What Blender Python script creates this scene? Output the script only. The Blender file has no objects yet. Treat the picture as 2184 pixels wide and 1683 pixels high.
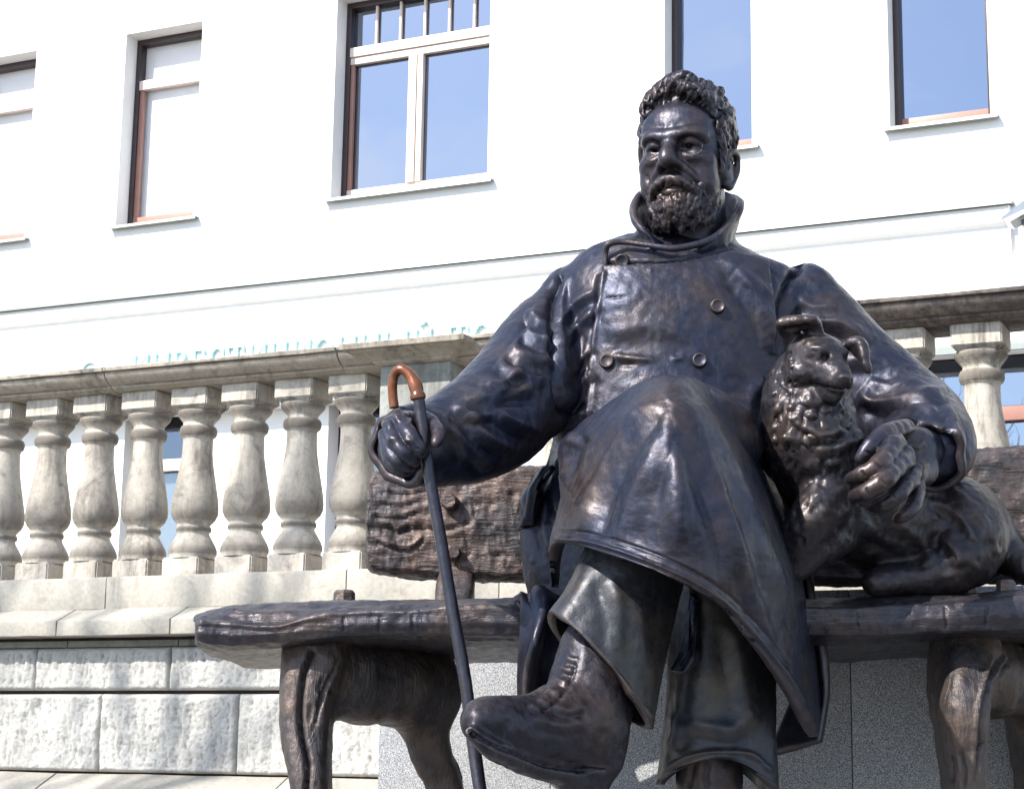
import bpy, bmesh, math, random
import numpy as np
import openvdb as vdb
from mathutils import Vector, Matrix
from mathutils.bvhtree import BVHTree
random.seed(7); np.random.seed(7)
S = bpy.context.scene
C = S.collection
R = math.radians

# ---------------------------------------------------------------- camera
FPX, TILT, ROLL = 4000.0, R(11.15), R(0.93)
CAMZ = 1.6
CX, CY = 1092.0, 841.5
cam_d = bpy.data.cameras.new('camera'); cam = bpy.data.objects.new('camera', cam_d); C.objects.link(cam)
ct, st_ = math.cos(TILT), math.sin(TILT)
Fv = np.array([0, ct, st_]); U0 = np.array([0, -st_, ct]); R0 = np.array([1.0, 0, 0])
Rv = math.cos(ROLL) * R0 + math.sin(ROLL) * U0
Uv = -math.sin(ROLL) * R0 + math.cos(ROLL) * U0
cam.matrix_world = Matrix(((Rv[0], Uv[0], -Fv[0], 0), (Rv[1], Uv[1], -Fv[1], 0), (Rv[2], Uv[2], -Fv[2], CAMZ), (0, 0, 0, 1)))
cam_d.sensor_width = 36; cam_d.lens = FPX / 2184 * 36
cam_d.clip_start = 0.1; cam_d.clip_end = 800
S.camera = cam

# ---------------------------------------------------------------- sky, sun, exposure
SUN_AZ, SUN_EL = R(54), R(42)       # azimuth: degrees to the left of straight behind the camera
sun_vec = Vector((-math.sin(SUN_AZ) * math.cos(SUN_EL), -math.cos(SUN_AZ) * math.cos(SUN_EL), math.sin(SUN_EL)))
sd = bpy.data.lights.new('sun', 'SUN'); sun = bpy.data.objects.new('sun', sd); C.objects.link(sun)
sd.energy = 3.9; sd.angle = R(0.55); sd.color = (1.0, 0.955, 0.88)
sun.rotation_euler = sun_vec.to_track_quat('Z', 'Y').to_euler()
W = bpy.data.worlds.new('World'); S.world = W; W.use_nodes = True
nt = W.node_tree; N = nt.nodes; L = nt.links
bg = N['Background']
sky = N.new('ShaderNodeTexSky'); sky.sky_type = 'NISHITA'; sky.sun_disc = False
sky.sun_elevation = SUN_EL
sky.sun_rotation = math.atan2(sun_vec.x, sun_vec.y)
sky.air_density = 1.0; sky.dust_density = 0.6; sky.ozone_density = 2.0
tc = N.new('ShaderNodeTexCoord'); mp = N.new('ShaderNodeMapping'); mp.inputs['Scale'].default_value = (1.3, 1.3, 3.2)
mp.inputs['Location'].default_value = (0.35, 0.1, 0.0)
nz = N.new('ShaderNodeTexNoise'); nz.inputs['Scale'].default_value = 3.6; nz.inputs['Detail'].default_value = 7; nz.inputs['Roughness'].default_value = 0.55
rp = N.new('ShaderNodeValToRGB'); rp.color_ramp.elements[0].position = 0.45; rp.color_ramp.elements[1].position = 0.74
rp.color_ramp.elements[1].color = (0.75, 0.75, 0.75, 1)
mx = N.new('ShaderNodeMix'); mx.data_type = 'RGBA'
L.new(tc.outputs['Generated'], mp.inputs['Vector']); L.new(mp.outputs[0], nz.inputs['Vector']); L.new(nz.outputs['Fac'], rp.inputs[0])
L.new(rp.outputs[0], mx.inputs['Factor']); L.new(sky.outputs[0], mx.inputs['A']); mx.inputs['B'].default_value = (8.5, 8.6, 8.9, 1)
L.new(mx.outputs['Result'], bg.inputs['Color']); bg.inputs['Strength'].default_value = 0.135
S.view_settings.view_transform = 'Standard'; S.view_settings.look = 'None'
S.view_settings.exposure = 1.2; S.view_settings.gamma = 1.0; S.view_settings.use_curve_mapping = False

# ---------------------------------------------------------------- helpers
def ray(u, v):
    return Rv * ((u - CX) / FPX) + Uv * ((CY - v) / FPX) + Fv
def P(u, v, Y):
    """the point of the place seen at (u, v) that lies Y metres in front of the camera"""
    d = ray(u, v); t = Y / d[1]
    return np.array([0, 0, CAMZ]) + d * t
def proj(p):
    q = np.asarray(p) - np.array([0, 0, CAMZ]); z = q @ Fv
    return CX + FPX * (q @ Rv) / z, CY - FPX * (q @ Uv) / z
def px(n, Y):
    return n * Y / FPX * 1.01

def vnoise(p, s, seed=0):
    """smooth value noise in -1..1 over points p (n,3)"""
    q = p * s + seed * 17.31; i = np.floor(q).astype(np.int64); f = q - i; f = f * f * (3 - 2 * f)
    def h(a, b, c):
        n = (a * 374761393 + b * 668265263 + c * 2147483647 + seed * 974711) & 0xffffffff
        n = ((n ^ (n >> 13)) * 1274126177) & 0xffffffff
        return ((n ^ (n >> 16)) & 0xffff) / 32767.5 - 1
    r = 0
    for dx in (0, 1):
        wx = f[:, 0] if dx else 1 - f[:, 0]
        for dy in (0, 1):
            wy = f[:, 1] if dy else 1 - f[:, 1]
            for dz in (0, 1):
                wz = f[:, 2] if dz else 1 - f[:, 2]
                r = r + wx * wy * wz * h(i[:, 0] + dx, i[:, 1] + dy, i[:, 2] + dz)
    return r
def fbm(p, s, o=3, seed=0):
    r = 0; a = 1.0
    for k in range(o):
        r = r + a * vnoise(p, s * 2 ** k, seed + k); a *= .5
    return r

def mesh_obj(name, verts, faces, mat, parent=None, smooth=True):
    me = bpy.data.meshes.new(name)
    me.from_pydata([tuple(map(float, v)) for v in verts] if not isinstance(verts, np.ndarray) else verts.tolist(), [], faces if isinstance(faces, list) else faces.tolist())
    me.update()
    if smooth: me.shade_smooth()
    if mat: me.materials.append(mat)
    o = bpy.data.objects.new(name, me); C.objects.link(o)
    if parent:
        o.parent = parent; o.matrix_parent_inverse = Matrix.Translation(parent.location).inverted() if parent.rotation_euler[2] == 0 else Matrix.Identity(4)
    return o
def empty(name, loc):
    o = bpy.data.objects.new(name, None); C.objects.link(o); o.location = loc; o.empty_display_size = .1
    return o
def tag(o, label, cat, group=None, kind=None):
    if label: o['label'] = label
    if cat: o['category'] = cat
    if group: o['group'] = group
    if kind: o['kind'] = kind
    return o
def structure(o): o['kind'] = 'structure'; return o

def fix_normals(o):
    bm = bmesh.new(); bm.from_mesh(o.data); bmesh.ops.recalc_face_normals(bm, faces=bm.faces); bm.to_mesh(o.data); bm.free()
    return o

def crom(ctrl, n):
    """Catmull-Rom resample along axis 0; ctrl (k, ...)"""
    c = np.asarray(ctrl, float); k = len(c)
    t = np.linspace(0, k - 1, n); i = np.minimum(t.astype(int), k - 2); f = (t - i).reshape((-1,) + (1,) * (c.ndim - 1))
    p0 = c[np.maximum(i - 1, 0)]; p1 = c[i]; p2 = c[i + 1]; p3 = c[np.minimum(i + 2, k - 1)]
    # reflect the ends so that the curve keeps its direction there
    m = (i == 0); p0 = np.where(m.reshape((-1,) + (1,) * (c.ndim - 1)), 2 * p1 - p2, p0)
    m = (i == k - 2); p3 = np.where(m.reshape((-1,) + (1,) * (c.ndim - 1)), 2 * p2 - p1, p3)
    return .5 * ((2 * p1) + (-p0 + p2) * f + (2 * p0 - 5 * p1 + 4 * p2 - p3) * f ** 2 + (-p0 + 3 * p1 - 3 * p2 + p3) * f ** 3)

def grid_faces(nr, nc, wrap=False, off=0, flip=False):
    a = np.arange(nr - 1)[:, None] * nc; b = np.arange(nc if wrap else nc - 1)[None, :]
    i0 = a + b; i1 = a + (b + 1) % nc; i2 = i1 + nc; i3 = i0 + nc
    f = np.stack([i0, i1, i2, i3], -1).reshape(-1, 4) + off
    return f[:, ::-1] if flip else f
def vnormals(v, f):
    n = np.zeros_like(v); a, b, c, d = (v[f[:, k]] for k in range(4))
    fn = np.cross(c - a, d - b)
    for k in range(4): np.add.at(n, f[:, k], fn)
    return n / np.maximum(np.linalg.norm(n, axis=1, keepdims=True), 1e-9)
def sheet(ctrl, nr, nc, thick=.02, fold=None):
    """thick cloth from a control grid [rows][cols] of (u, v, Y)"""
    g = np.array([[P(*p) for p in row] for row in ctrl])
    g = crom(g, nr); g = crom(g.transpose(1, 0, 2), nc).transpose(1, 0, 2)
    v = g.reshape(-1, 3); f = grid_faces(nr, nc); n = vnormals(v, f)
    if fold is not None:
        r, c = np.meshgrid(np.linspace(0, 1, nr), np.linspace(0, 1, nc), indexing='ij')
        v = v + n * fold(r.ravel(), c.ravel())[:, None]; n = vnormals(v, f)
    if n[:, 1].mean() > 0: n = -n
    w = v - n * thick
    m = nr * nc; V = np.vstack([v, w]); F = [f, f[:, ::-1] + m]
    edge = list(range(nc)) + [r * nc + nc - 1 for r in range(1, nr)] + [(nr - 1) * nc + c for c in range(nc - 2, -1, -1)] + [r * nc for r in range(nr - 2, 0, -1)]
    e = np.array(edge); e2 = np.roll(e, -1)
    F.append(np.stack([e, e + m, e2 + m, e2], -1))
    return V, np.vstack(F)
def tube(path, radii, nr=40, nc=40, p=2.0, caps=True, up=(0, 0, 1), raw=False, prof=None):
    """loft along path [(u,v,Y)] with radii [(ra, rb)] metres; ra lies across 'up', rb along it"""
    c = np.array(path if raw else [P(*q) for q in path], float); r = np.array([(q, q) if np.isscalar(q) else q for q in radii], float)
    c = crom(c, nr); r = np.maximum(crom(r, nr), 1e-3)
    t = np.gradient(c, axis=0); t /= np.linalg.norm(t, axis=1, keepdims=True)
    up = np.array(up, float); a = np.cross(t, up); a /= np.linalg.norm(a, axis=1, keepdims=True); b = np.cross(a, t)
    th = np.linspace(0, 2 * math.pi, nc, endpoint=False); cs, sn = np.cos(th), np.sin(th)
    k = 2 / p; x = np.sign(cs) * abs(cs) ** k; y = np.sign(sn) * abs(sn) ** k
    if prof is not None: m = prof(th); x = x * m; y = y * m
    v = c[:, None, :] + a[:, None, :] * (x[None, :, None] * r[:, 0][:, None, None]) + b[:, None, :] * (y[None, :, None] * r[:, 1][:, None, None])
    V = v.reshape(-1, 3); F = grid_faces(nr, nc, True)
    if caps:
        V = np.vstack([V, c[0], c[-1]]); m = nr * nc
        i = np.arange(nc); j = (i + 1) % nc
        F = np.vstack([F, np.stack([i, np.full(nc, m), np.full(nc, m), j], -1), np.stack([i + m - nc, j + m - nc, np.full(nc, m + 1), np.full(nc, m + 1)], -1)])
    return V, F
def quads_to_lists(F):
    out = []
    for q in F.tolist():
        s = []
        for i in q:
            if not s or (s[-1] != i): s.append(i)
        if s[0] == s[-1]: s.pop()
        if len(s) > 2: out.append(s)
    return out
def shell_tube(path, radii, thick=.02, nr=50, nc=72, p=2.0, up=(0, 0, 1), fold=None, skew=None):
    """open-ended tube of thick cloth; skew(r, th) moves points along the axis"""
    c = crom(np.array([P(*q) for q in path]), nr); r = crom(np.array([(q, q) if np.isscalar(q) else q for q in radii], float), nr)
    t = np.gradient(c, axis=0); t /= np.linalg.norm(t, axis=1, keepdims=True)
    up = np.array(up, float); a = np.cross(t, up); a /= np.linalg.norm(a, axis=1, keepdims=True); b = np.cross(a, t)
    th = np.linspace(0, 2 * math.pi, nc, endpoint=False); k = 2 / p
    x = np.sign(np.cos(th)) * abs(np.cos(th)) ** k; y = np.sign(np.sin(th)) * abs(np.sin(th)) ** k
    rr = np.linspace(0, 1, nr)[:, None] + 0 * th[None, :]; tt = 0 * rr + th[None, :]
    d = fold(rr, tt) if fold else 0 * rr
    def lay(off):
        w = c[:, None, :] + a[:, None, :] * (x[None, :] * (r[:, :1] + d + off))[..., None] + b[:, None, :] * (y[None, :] * (r[:, 1:] + d + off))[..., None]
        if skew: w = w + t[:, None, :] * skew(rr, tt)[..., None]
        return w.reshape(-1, 3)
    o, i_ = lay(0), lay(-thick); m = nr * nc
    F = [grid_faces(nr, nc, True), grid_faces(nr, nc, True, m, True)]
    i = np.arange(nc); j = (i + 1) % nc
    F.append(np.stack([i, i + m, j + m, j], -1)); q = m - nc
    F.append(np.stack([i + q, j + q, j + q + m, i + q + m], -1))
    return np.vstack([o, i_]), np.vstack(F)

class Field:
    """a distance field on a grid: masses are merged softly and cut, then polygonised"""
    def __init__(s, lo, hi, h):
        s.h = h; s.i0 = np.floor(np.array(lo) / h).astype(int); s.n = np.ceil(np.array(hi) / h).astype(int) - s.i0 + 1
        s.a = np.full(s.n, 1.0, np.float32)
    def _win(s, lo, hi):
        a = np.clip(np.floor(np.array(lo) / s.h).astype(int) - s.i0, 0, s.n); b = np.clip(np.ceil(np.array(hi) / s.h).astype(int) - s.i0 + 1, 0, s.n)
        if (b <= a).any(): return None
        sl = tuple(slice(x, y) for x, y in zip(a, b))
        g = np.meshgrid(*[(np.arange(x, y) + o) * s.h for x, y, o in zip(a, b, s.i0)], indexing='ij')
        return sl, np.stack(g, -1).astype(np.float32)
    def _mix(s, sl, d, k, op):
        A = s.a[sl]; d = d.astype(np.float32)
        if op == 'sub': d = -d
        if k <= 0: s.a[sl] = np.minimum(A, d) if op == 'add' else np.maximum(A, d); return
        h = np.maximum(k - abs(A - d), 0) / k
        s.a[sl] = (np.minimum(A, d) - h * h * k * .25) if op == 'add' else (np.maximum(A, d) + h * h * k * .25)
    def cone(s, a, b, ra, rb, k=.02, op='add'):
        a = np.asarray(a, float); b = np.asarray(b, float); m = max(ra, rb) + k + 3 * s.h
        w = s._win(np.minimum(a, b) - m, np.maximum(a, b) + m)
        if w is None: return
        sl, X = w; ab = b - a; t = np.clip(((X - a) @ ab) / max(ab @ ab, 1e-12), 0, 1)
        d = np.linalg.norm(X - a - t[..., None] * ab, axis=-1) - (ra + (rb - ra) * t)
        s._mix(sl, d, k, op)
    def chain(s, pts, rad, k=.02, op='add', n=None):
        pts = np.asarray(pts, float); rad = np.asarray(rad, float)
        if n: pts = crom(pts, n); rad = crom(rad[:, None], n)[:, 0]
        for i in range(len(pts) - 1): s.cone(pts[i], pts[i + 1], rad[i], rad[i + 1], k, op)
    def ell(s, c, r, rot=None, k=.02, op='add'):
        c = np.asarray(c, float); r = np.asarray(r, float); m = r.max() + k + 3 * s.h
        w = s._win(c - m, c + m)
        if w is None: return
        sl, X = w; q = X - c
        if rot is not None: q = q @ np.asarray(rot).T      # rot rows are the local axes
        k0 = np.linalg.norm(q / r, axis=-1); k1 = np.linalg.norm(q / (r * r), axis=-1)
        s._mix(sl, k0 * (k0 - 1) / np.maximum(k1, 1e-6), k, op)
    def mesh(s, V, F, k=.02, op='add', band=8):
        F = np.asarray(F); tr = vdb.createLinearTransform(voxelSize=s.h)
        tri = []; deg = (F[:, 1] == F[:, 2]) | (F[:, 2] == F[:, 3])
        q = F[~deg]; d3 = F[deg]
        t3 = np.array([[a for j, a in enumerate(f) if a != f[j - 1]][:3] for f in d3.tolist()], np.uint32) if len(d3) else None
        g = vdb.FloatGrid.createLevelSetFromPolygons(V.astype(np.float32), triangles=t3, quads=q.astype(np.uint32), transform=tr, halfWidth=band) if t3 is not None else vdb.FloatGrid.createLevelSetFromPolygons(V.astype(np.float32), quads=q.astype(np.uint32), transform=tr, halfWidth=band)
        w = s._win(V.min(0) - band * s.h, V.max(0) + band * s.h); sl, X = w
        out = np.zeros(X.shape[:3], np.float32)
        g.copyToArray(out, ijk=tuple(int(a.start + o) for a, o in zip(sl, s.i0)))
        s._mix(sl, out, min(k, band * s.h * .9), op)
    def blur(s, n=1):
        for _ in range(n):
            for ax in range(3):
                b = s.a; s.a = (np.roll(b, 1, ax) + 2 * b + np.roll(b, -1, ax)) * .25
    def poly(s):
        a = s.a.copy()
        a[0] = a[-1] = 1; a[:, 0] = a[:, -1] = 1; a[:, :, 0] = a[:, :, -1] = 1
        g = vdb.FloatGrid(1.0); g.copyFromArray(a.astype(np.float32), ijk=tuple(int(i) for i in s.i0)); g.transform = vdb.createLinearTransform(voxelSize=s.h)
        V, Q = g.convertToQuads(0.0)
        return V.astype(float), Q[:, ::-1].astype(int)

def fvn(V, F):
    n = vnormals(V, F); return n
def seg_dist(u, v, line):
    """distance in picture units to a smooth curve, and where along it (0..1)"""
    c = crom(np.array(line, float), max(8, 6 * len(line))) if len(line) > 1 else np.array(line * 2, float)
    best = np.full(u.shape, 1e9); par = np.zeros(u.shape); side = np.zeros(u.shape)
    for i in range(len(c) - 1):
        a, b = c[i], c[i + 1]; d = b - a; L2 = max(d @ d, 1e-9)
        t = np.clip(((u - a[0]) * d[0] + (v - a[1]) * d[1]) / L2, 0, 1)
        ex = u - a[0] - t * d[0]; ey = v - a[1] - t * d[1]; q = np.hypot(ex, ey)
        m = q < best; best[m] = q[m]; par[m] = (i + t[m]) / (len(c) - 1); side[m] = (ex * d[1] - ey * d[0])[m] / math.sqrt(L2)
    return best, par, side
class Sculpt:
    """works relief (folds, seams, creases) into a mesh, as a sculptor's tool would, on its front"""
    def __init__(s, V, F):
        c = V.mean(0); q = V - c
        vol = (q[F[:, 0]] * np.cross(q[F[:, 1]], q[F[:, 2]])).sum() + (q[F[:, 0]] * np.cross(q[F[:, 2]], q[F[:, 3]])).sum()
        if vol < 0: F = F[:, ::-1]
        s.V = V; s.F = F; s.N = vnormals(V, F); s.u, s.v = proj(V); s.front = ((V - np.array([0, 0, CAMZ])) * s.N).sum(1) < 0.05
    def stroke(s, line, w, h, taper=True, ymax=99, ymin=0, sharp=1.0):
        L = np.array(line, float); m0 = s.front & (s.u > L[:, 0].min() - 3 * w) & (s.u < L[:, 0].max() + 3 * w) & (s.v > L[:, 1].min() - 3 * w) & (s.v < L[:, 1].max() + 3 * w) & (s.V[:, 1] < ymax) & (s.V[:, 1] > ymin)
        idx = np.nonzero(m0)[0]
        if not len(idx): return
        d, t, sd_ = seg_dist(s.u[idx], s.v[idx], line)
        a = np.exp(-(d / w) ** (1.45 if abs(h) > .006 and w > 7 else 2))
        if taper: a *= np.clip(np.minimum(t, 1 - t) * 5, 0, 1) ** .7
        s.V[idx] += s.N[idx] * (a * h)[:, None]
    def fold(s, line, w, h, **k):
        """a ridge with the hollow that lies beside it"""
        s.stroke(line, w, h, **k); q = np.array(line, float); d = q[-1] - q[0]; n = np.array([-d[1], d[0]]) / max(np.hypot(*d), 1)
        if n[1] < 0: n = -n
        s.stroke((q + n * w * 1.7).tolist(), w, -h * .7, **k)
    def step(s, poly, h, soft=3, ymax=99):
        q = np.array(poly, float); inside = np.zeros(len(s.u), bool); best = np.full(len(s.u), 1e9)
        for i in range(len(q)):
            a, b = q[i], q[(i + 1) % len(q)]
            c = ((a[1] > s.v) != (b[1] > s.v)) & (s.u < (b[0] - a[0]) * (s.v - a[1]) / (b[1] - a[1] + 1e-9) + a[0]); inside ^= c
            d = b - a; t = np.clip(((s.u - a[0]) * d[0] + (s.v - a[1]) * d[1]) / max(d @ d, 1e-9), 0, 1)
            best = np.minimum(best, np.hypot(s.u - a[0] - t * d[0], s.v - a[1] - t * d[1]))
        w = np.where(inside, np.clip(best / soft, 0, 1), 0) * s.front * (s.V[:, 1] < ymax)
        s.V += s.N * (w * h)[:, None]
    def noise(s, sc, h, o=3, seed=0):
        s.V += s.N * (fbm(s.V, sc, o, seed) * h)[:, None]
    def refresh(s): s.N = vnormals(s.V, s.F); s.front = ((s.V - np.array([0, 0, CAMZ])) * s.N).sum(1) < 0.05
# ---------------------------------------------------------------- materials
def nodes(name):
    m = bpy.data.materials.new(name); m.use_nodes = True; t = m.node_tree
    return m, t.nodes, t.links, t.nodes['Principled BSDF']
def noise(N, L, sc, det=4, rough=.55, vec=None, dist=0):
    n = N.new('ShaderNodeTexNoise'); n.inputs['Scale'].default_value = sc; n.inputs['Detail'].default_value = det; n.inputs['Roughness'].default_value = rough; n.inputs['Distortion'].default_value = dist
    if vec is not None: L.new(vec, n.inputs['Vector'])
    return n.outputs['Fac']
def pos(N, L, scale=(1, 1, 1)):
    g = N.new('ShaderNodeNewGeometry'); m = N.new('ShaderNodeMapping'); m.inputs['Scale'].default_value = scale
    L.new(g.outputs['Position'], m.inputs['Vector']); return m.outputs[0]
def ramp(N, L, fac, stops):
    r = N.new('ShaderNodeValToRGB'); e = r.color_ramp.elements
    while len(e) < len(stops): e.new(.5)
    for i, (p, c) in enumerate(stops):
        e[i].position = p; e[i].color = (*c, 1) if not np.isscalar(c) else (c, c, c, 1)
    L.new(fac, r.inputs[0]); return r.outputs[0]
def mix(N, L, fac, a, b, mode='MIX'):
    m = N.new('ShaderNodeMix'); m.data_type = 'RGBA'; m.blend_type = mode
    for s_, x in (('Factor', fac), ('A', a), ('B', b)):
        if hasattr(x, 'links') or hasattr(x, 'is_linked'): L.new(x, m.inputs[s_])
        else: m.inputs[s_].default_value = x if s_ == 'Factor' else (*x, 1)
    return m.outputs['Result']
def bump(N, L, b, hs, dist=.01, strength=.5):
    prev = None
    for h, d, s_ in hs:
        n = N.new('ShaderNodeBump'); n.inputs['Distance'].default_value = d; n.inputs['Strength'].default_value = s_; L.new(h, n.inputs['Height'])
        if prev: L.new(prev, n.inputs['Normal'])
        prev = n.outputs[0]
    L.new(prev, b.inputs['Normal'])

def bronze(name, base=(.036, .028, .036), warm=(.085, .047, .030), rough=(.27, .45), warmth=(.45, .7), grain=0.0, metallic=.55, fine=.5, gmap=(.35, 2.2, 2.6)):
    m, N, L, b = nodes(name); v = pos(N, L)
    n1 = noise(N, L, 5.5, 5, .6, v, .6); n2 = noise(N, L, 38, 4, .6, v); n3 = noise(N, L, 150, 3, .6, v)
    col = mix(N, L, ramp(N, L, n1, [(warmth[0], 0), (warmth[1], 1)]), base, warm)
    col = mix(N, L, ramp(N, L, n2, [(.35, .65), (.7, 1.0)]), (0, 0, 0), col)
    streak = noise(N, L, 9, 4, .6, pos(N, L, (4, 4, .7)))
    col = mix(N, L, ramp(N, L, streak, [(.58, 0), (.72, .35)]), col, (.075, .085, .095))
    blotch = noise(N, L, 14, 3, .7, v)
    col = mix(N, L, ramp(N, L, blotch, [(.70, 0), (.78, .5)]), col, (.04, .10, .095))
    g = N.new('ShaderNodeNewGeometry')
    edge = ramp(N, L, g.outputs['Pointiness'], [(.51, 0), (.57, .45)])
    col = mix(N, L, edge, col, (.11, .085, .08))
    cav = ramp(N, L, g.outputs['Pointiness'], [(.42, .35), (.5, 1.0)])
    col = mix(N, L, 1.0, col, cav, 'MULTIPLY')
    L.new(col, b.inputs['Base Color']); b.inputs['Metallic'].default_value = metallic
    rr = ramp(N, L, n2, [(.3, rough[0]), (.7, rough[1])]); L.new(rr, b.inputs['Roughness'])
    hs = [(n2, .004, fine), (n3, .0015, fine * .9), (noise(N, L, 16, 3, .5, v), .01, .35 * fine)]
    if grain:
        hs.insert(0, (noise(N, L, 22, 5, .6, pos(N, L, gmap), 1.2), .02 * grain, .8))
    bump(N, L, b, hs); b.inputs['Specular IOR Level'].default_value = .5
    return m
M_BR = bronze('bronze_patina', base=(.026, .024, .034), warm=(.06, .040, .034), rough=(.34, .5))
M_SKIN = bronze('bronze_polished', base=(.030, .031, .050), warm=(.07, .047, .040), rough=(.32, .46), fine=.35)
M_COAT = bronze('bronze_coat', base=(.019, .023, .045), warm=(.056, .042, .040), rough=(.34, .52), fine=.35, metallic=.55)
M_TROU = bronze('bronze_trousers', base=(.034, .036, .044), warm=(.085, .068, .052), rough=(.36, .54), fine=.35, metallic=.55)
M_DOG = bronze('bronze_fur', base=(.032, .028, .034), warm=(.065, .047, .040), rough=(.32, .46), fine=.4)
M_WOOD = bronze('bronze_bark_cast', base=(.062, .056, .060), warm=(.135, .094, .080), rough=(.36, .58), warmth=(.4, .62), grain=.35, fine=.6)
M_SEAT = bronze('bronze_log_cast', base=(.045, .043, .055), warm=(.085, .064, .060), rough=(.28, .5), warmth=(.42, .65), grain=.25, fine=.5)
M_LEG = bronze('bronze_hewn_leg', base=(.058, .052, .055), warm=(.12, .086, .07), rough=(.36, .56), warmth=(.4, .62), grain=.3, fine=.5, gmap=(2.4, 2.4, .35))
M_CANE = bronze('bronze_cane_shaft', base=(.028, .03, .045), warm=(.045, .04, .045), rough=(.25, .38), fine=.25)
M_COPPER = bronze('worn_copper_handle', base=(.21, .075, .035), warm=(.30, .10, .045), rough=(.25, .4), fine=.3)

def stone(name, c1, c2, dirt=(.06, .055, .05), dirt_amt=(.55, .72), bumps=((30, .004, .5), (140, .0015, .5)), streaks=True, rough=.85, crease_tone=None):
    m, N, L, b = nodes(name); v = pos(N, L)
    n1 = noise(N, L, 3.2, 6, .6, v, .4)
    col = mix(N, L, ramp(N, L, n1, [(.35, 0), (.65, 1)]), c1, c2)
    n2 = noise(N, L, 60, 3, .6, v); col = mix(N, L, ramp(N, L, n2, [(.3, .82), (.65, 1)]), (0, 0, 0), col)
    if streaks:
        s1 = noise(N, L, 7, 5, .65, pos(N, L, (5, 5, .6)))
        s2 = noise(N, L, 2.1, 3, .6, v)
        f = N.new('ShaderNodeMath'); f.operation = 'MULTIPLY'
        L.new(ramp(N, L, s1, [(.45, 0), (.7, 1)]), f.inputs[0]); L.new(ramp(N, L, s2, [(dirt_amt[0] - .1, 0), (dirt_amt[1], 1)]), f.inputs[1])
        col = mix(N, L, f.outputs[0], col, dirt)
    n4 = noise(N, L, 9, 6, .7, v, 1.0); col = mix(N, L, ramp(N, L, n4, [(dirt_amt[0], 0), (dirt_amt[1] + .06, .75)]), col, dirt)
    if crease_tone is not None:
        g = N.new('ShaderNodeNewGeometry'); L_ = ramp(N, L, g.outputs['Pointiness'], [(.44, 1), (.5, 0)])  # second tone blended in where the surface is concave
        col = mix(N, L, L_, col, crease_tone)
    L.new(col, b.inputs['Base Color']); b.inputs['Roughness'].default_value = rough
    bump(N, L, b, [(noise(N, L, s_, 5, .65, v), d, k) for s_, d, k in bumps])
    return m
M_BAL = stone('weathered_limestone', (.55, .50, .43), (.44, .395, .335), dirt=(.12, .10, .085), dirt_amt=(.5, .64), crease_tone=(.10, .085, .07))
M_COPE = stone('weathered_coping_stone', (.47, .415, .34), (.34, .295, .24), dirt=(.08, .07, .06), dirt_amt=(.52, .66), crease_tone=(.06, .05, .045))
M_COPE2 = stone('blackened_coping_stone', (.24, .20, .17), (.12, .10, .09), dirt=(.035, .03, .03), dirt_amt=(.42, .58), crease_tone=(.05, .04, .04))
M_PIER = stone('grey_pier_stone', (.30, .31, .29), (.22, .22, .20), crease_tone=(.10, .09, .08))
M_LEDGE = stone('smooth_ledge_stone', (.40, .375, .325), (.33, .305, .265), dirt=(.16, .14, .11), dirt_amt=(.58, .74), crease_tone=(.12, .1, .08))
M_RUST = stone('rough_hewn_limestone', (.50, .49, .46), (.41, .40, .375), dirt=(.20, .18, .14), dirt_amt=(.6, .8), bumps=((26, .010, .8), (70, .005, .8), (200, .0015, .5)), streaks=False, crease_tone=(.16, .14, .12))
M_JOINT = stone('dark_mortar', (.10, .07, .07), (.07, .05, .05), streaks=False)
def flat(name, c, rough=.6, metallic=0.0, var=.08, bmp=.0008):
    m, N, L, b = nodes(name); v = pos(N, L); n = noise(N, L, 6, 5, .6, v)
    col = mix(N, L, ramp(N, L, n, [(.3, 1 - var * 3), (.7, 1)]), (0, 0, 0), c); L.new(col, b.inputs['Base Color'])
    b.inputs['Roughness'].default_value = rough; b.inputs['Metallic'].default_value = metallic
    bump(N, L, b, [(noise(N, L, 45, 4, .6, v), bmp, .6)]); return m
M_FACADE = flat('white_render', (.82, .81, .79), .9, var=.015)
M_FRAME = flat('brown_window_frame', (.34, .17, .13), .45, var=.05)
M_FRAMED = flat('shaded_brown_frame', (.045, .028, .03), .4, var=.05)  # dark brown jambs, with their shade put into the colour
M_FRAMEL = flat('sun_paled_frame', (.74, .62, .55), .5, var=.03)  # frame brown paled in the colour to stand for full sun
M_OCHRE = flat('ochre_window_frame', (.70, .45, .13), .5, var=.05)
M_SILLM = flat('grey_sill_metal', (.30, .33, .31), .4, .4)
M_DARKM = flat('dark_flashing_metal', (.10, .12, .11), .4, .5)
M_SIGN = flat('turquoise_sign_letter', (.50, .82, .80), .5, var=.01)
M_BLIND = flat('white_blind', (.9, .88, .87), .9, var=.02)
M_DARKROOM = flat('room_interior', (.12, .12, .13), .9)
M_LAMP = flat('grey_lamp_metal', (.22, .24, .27), .35, .6)
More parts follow.
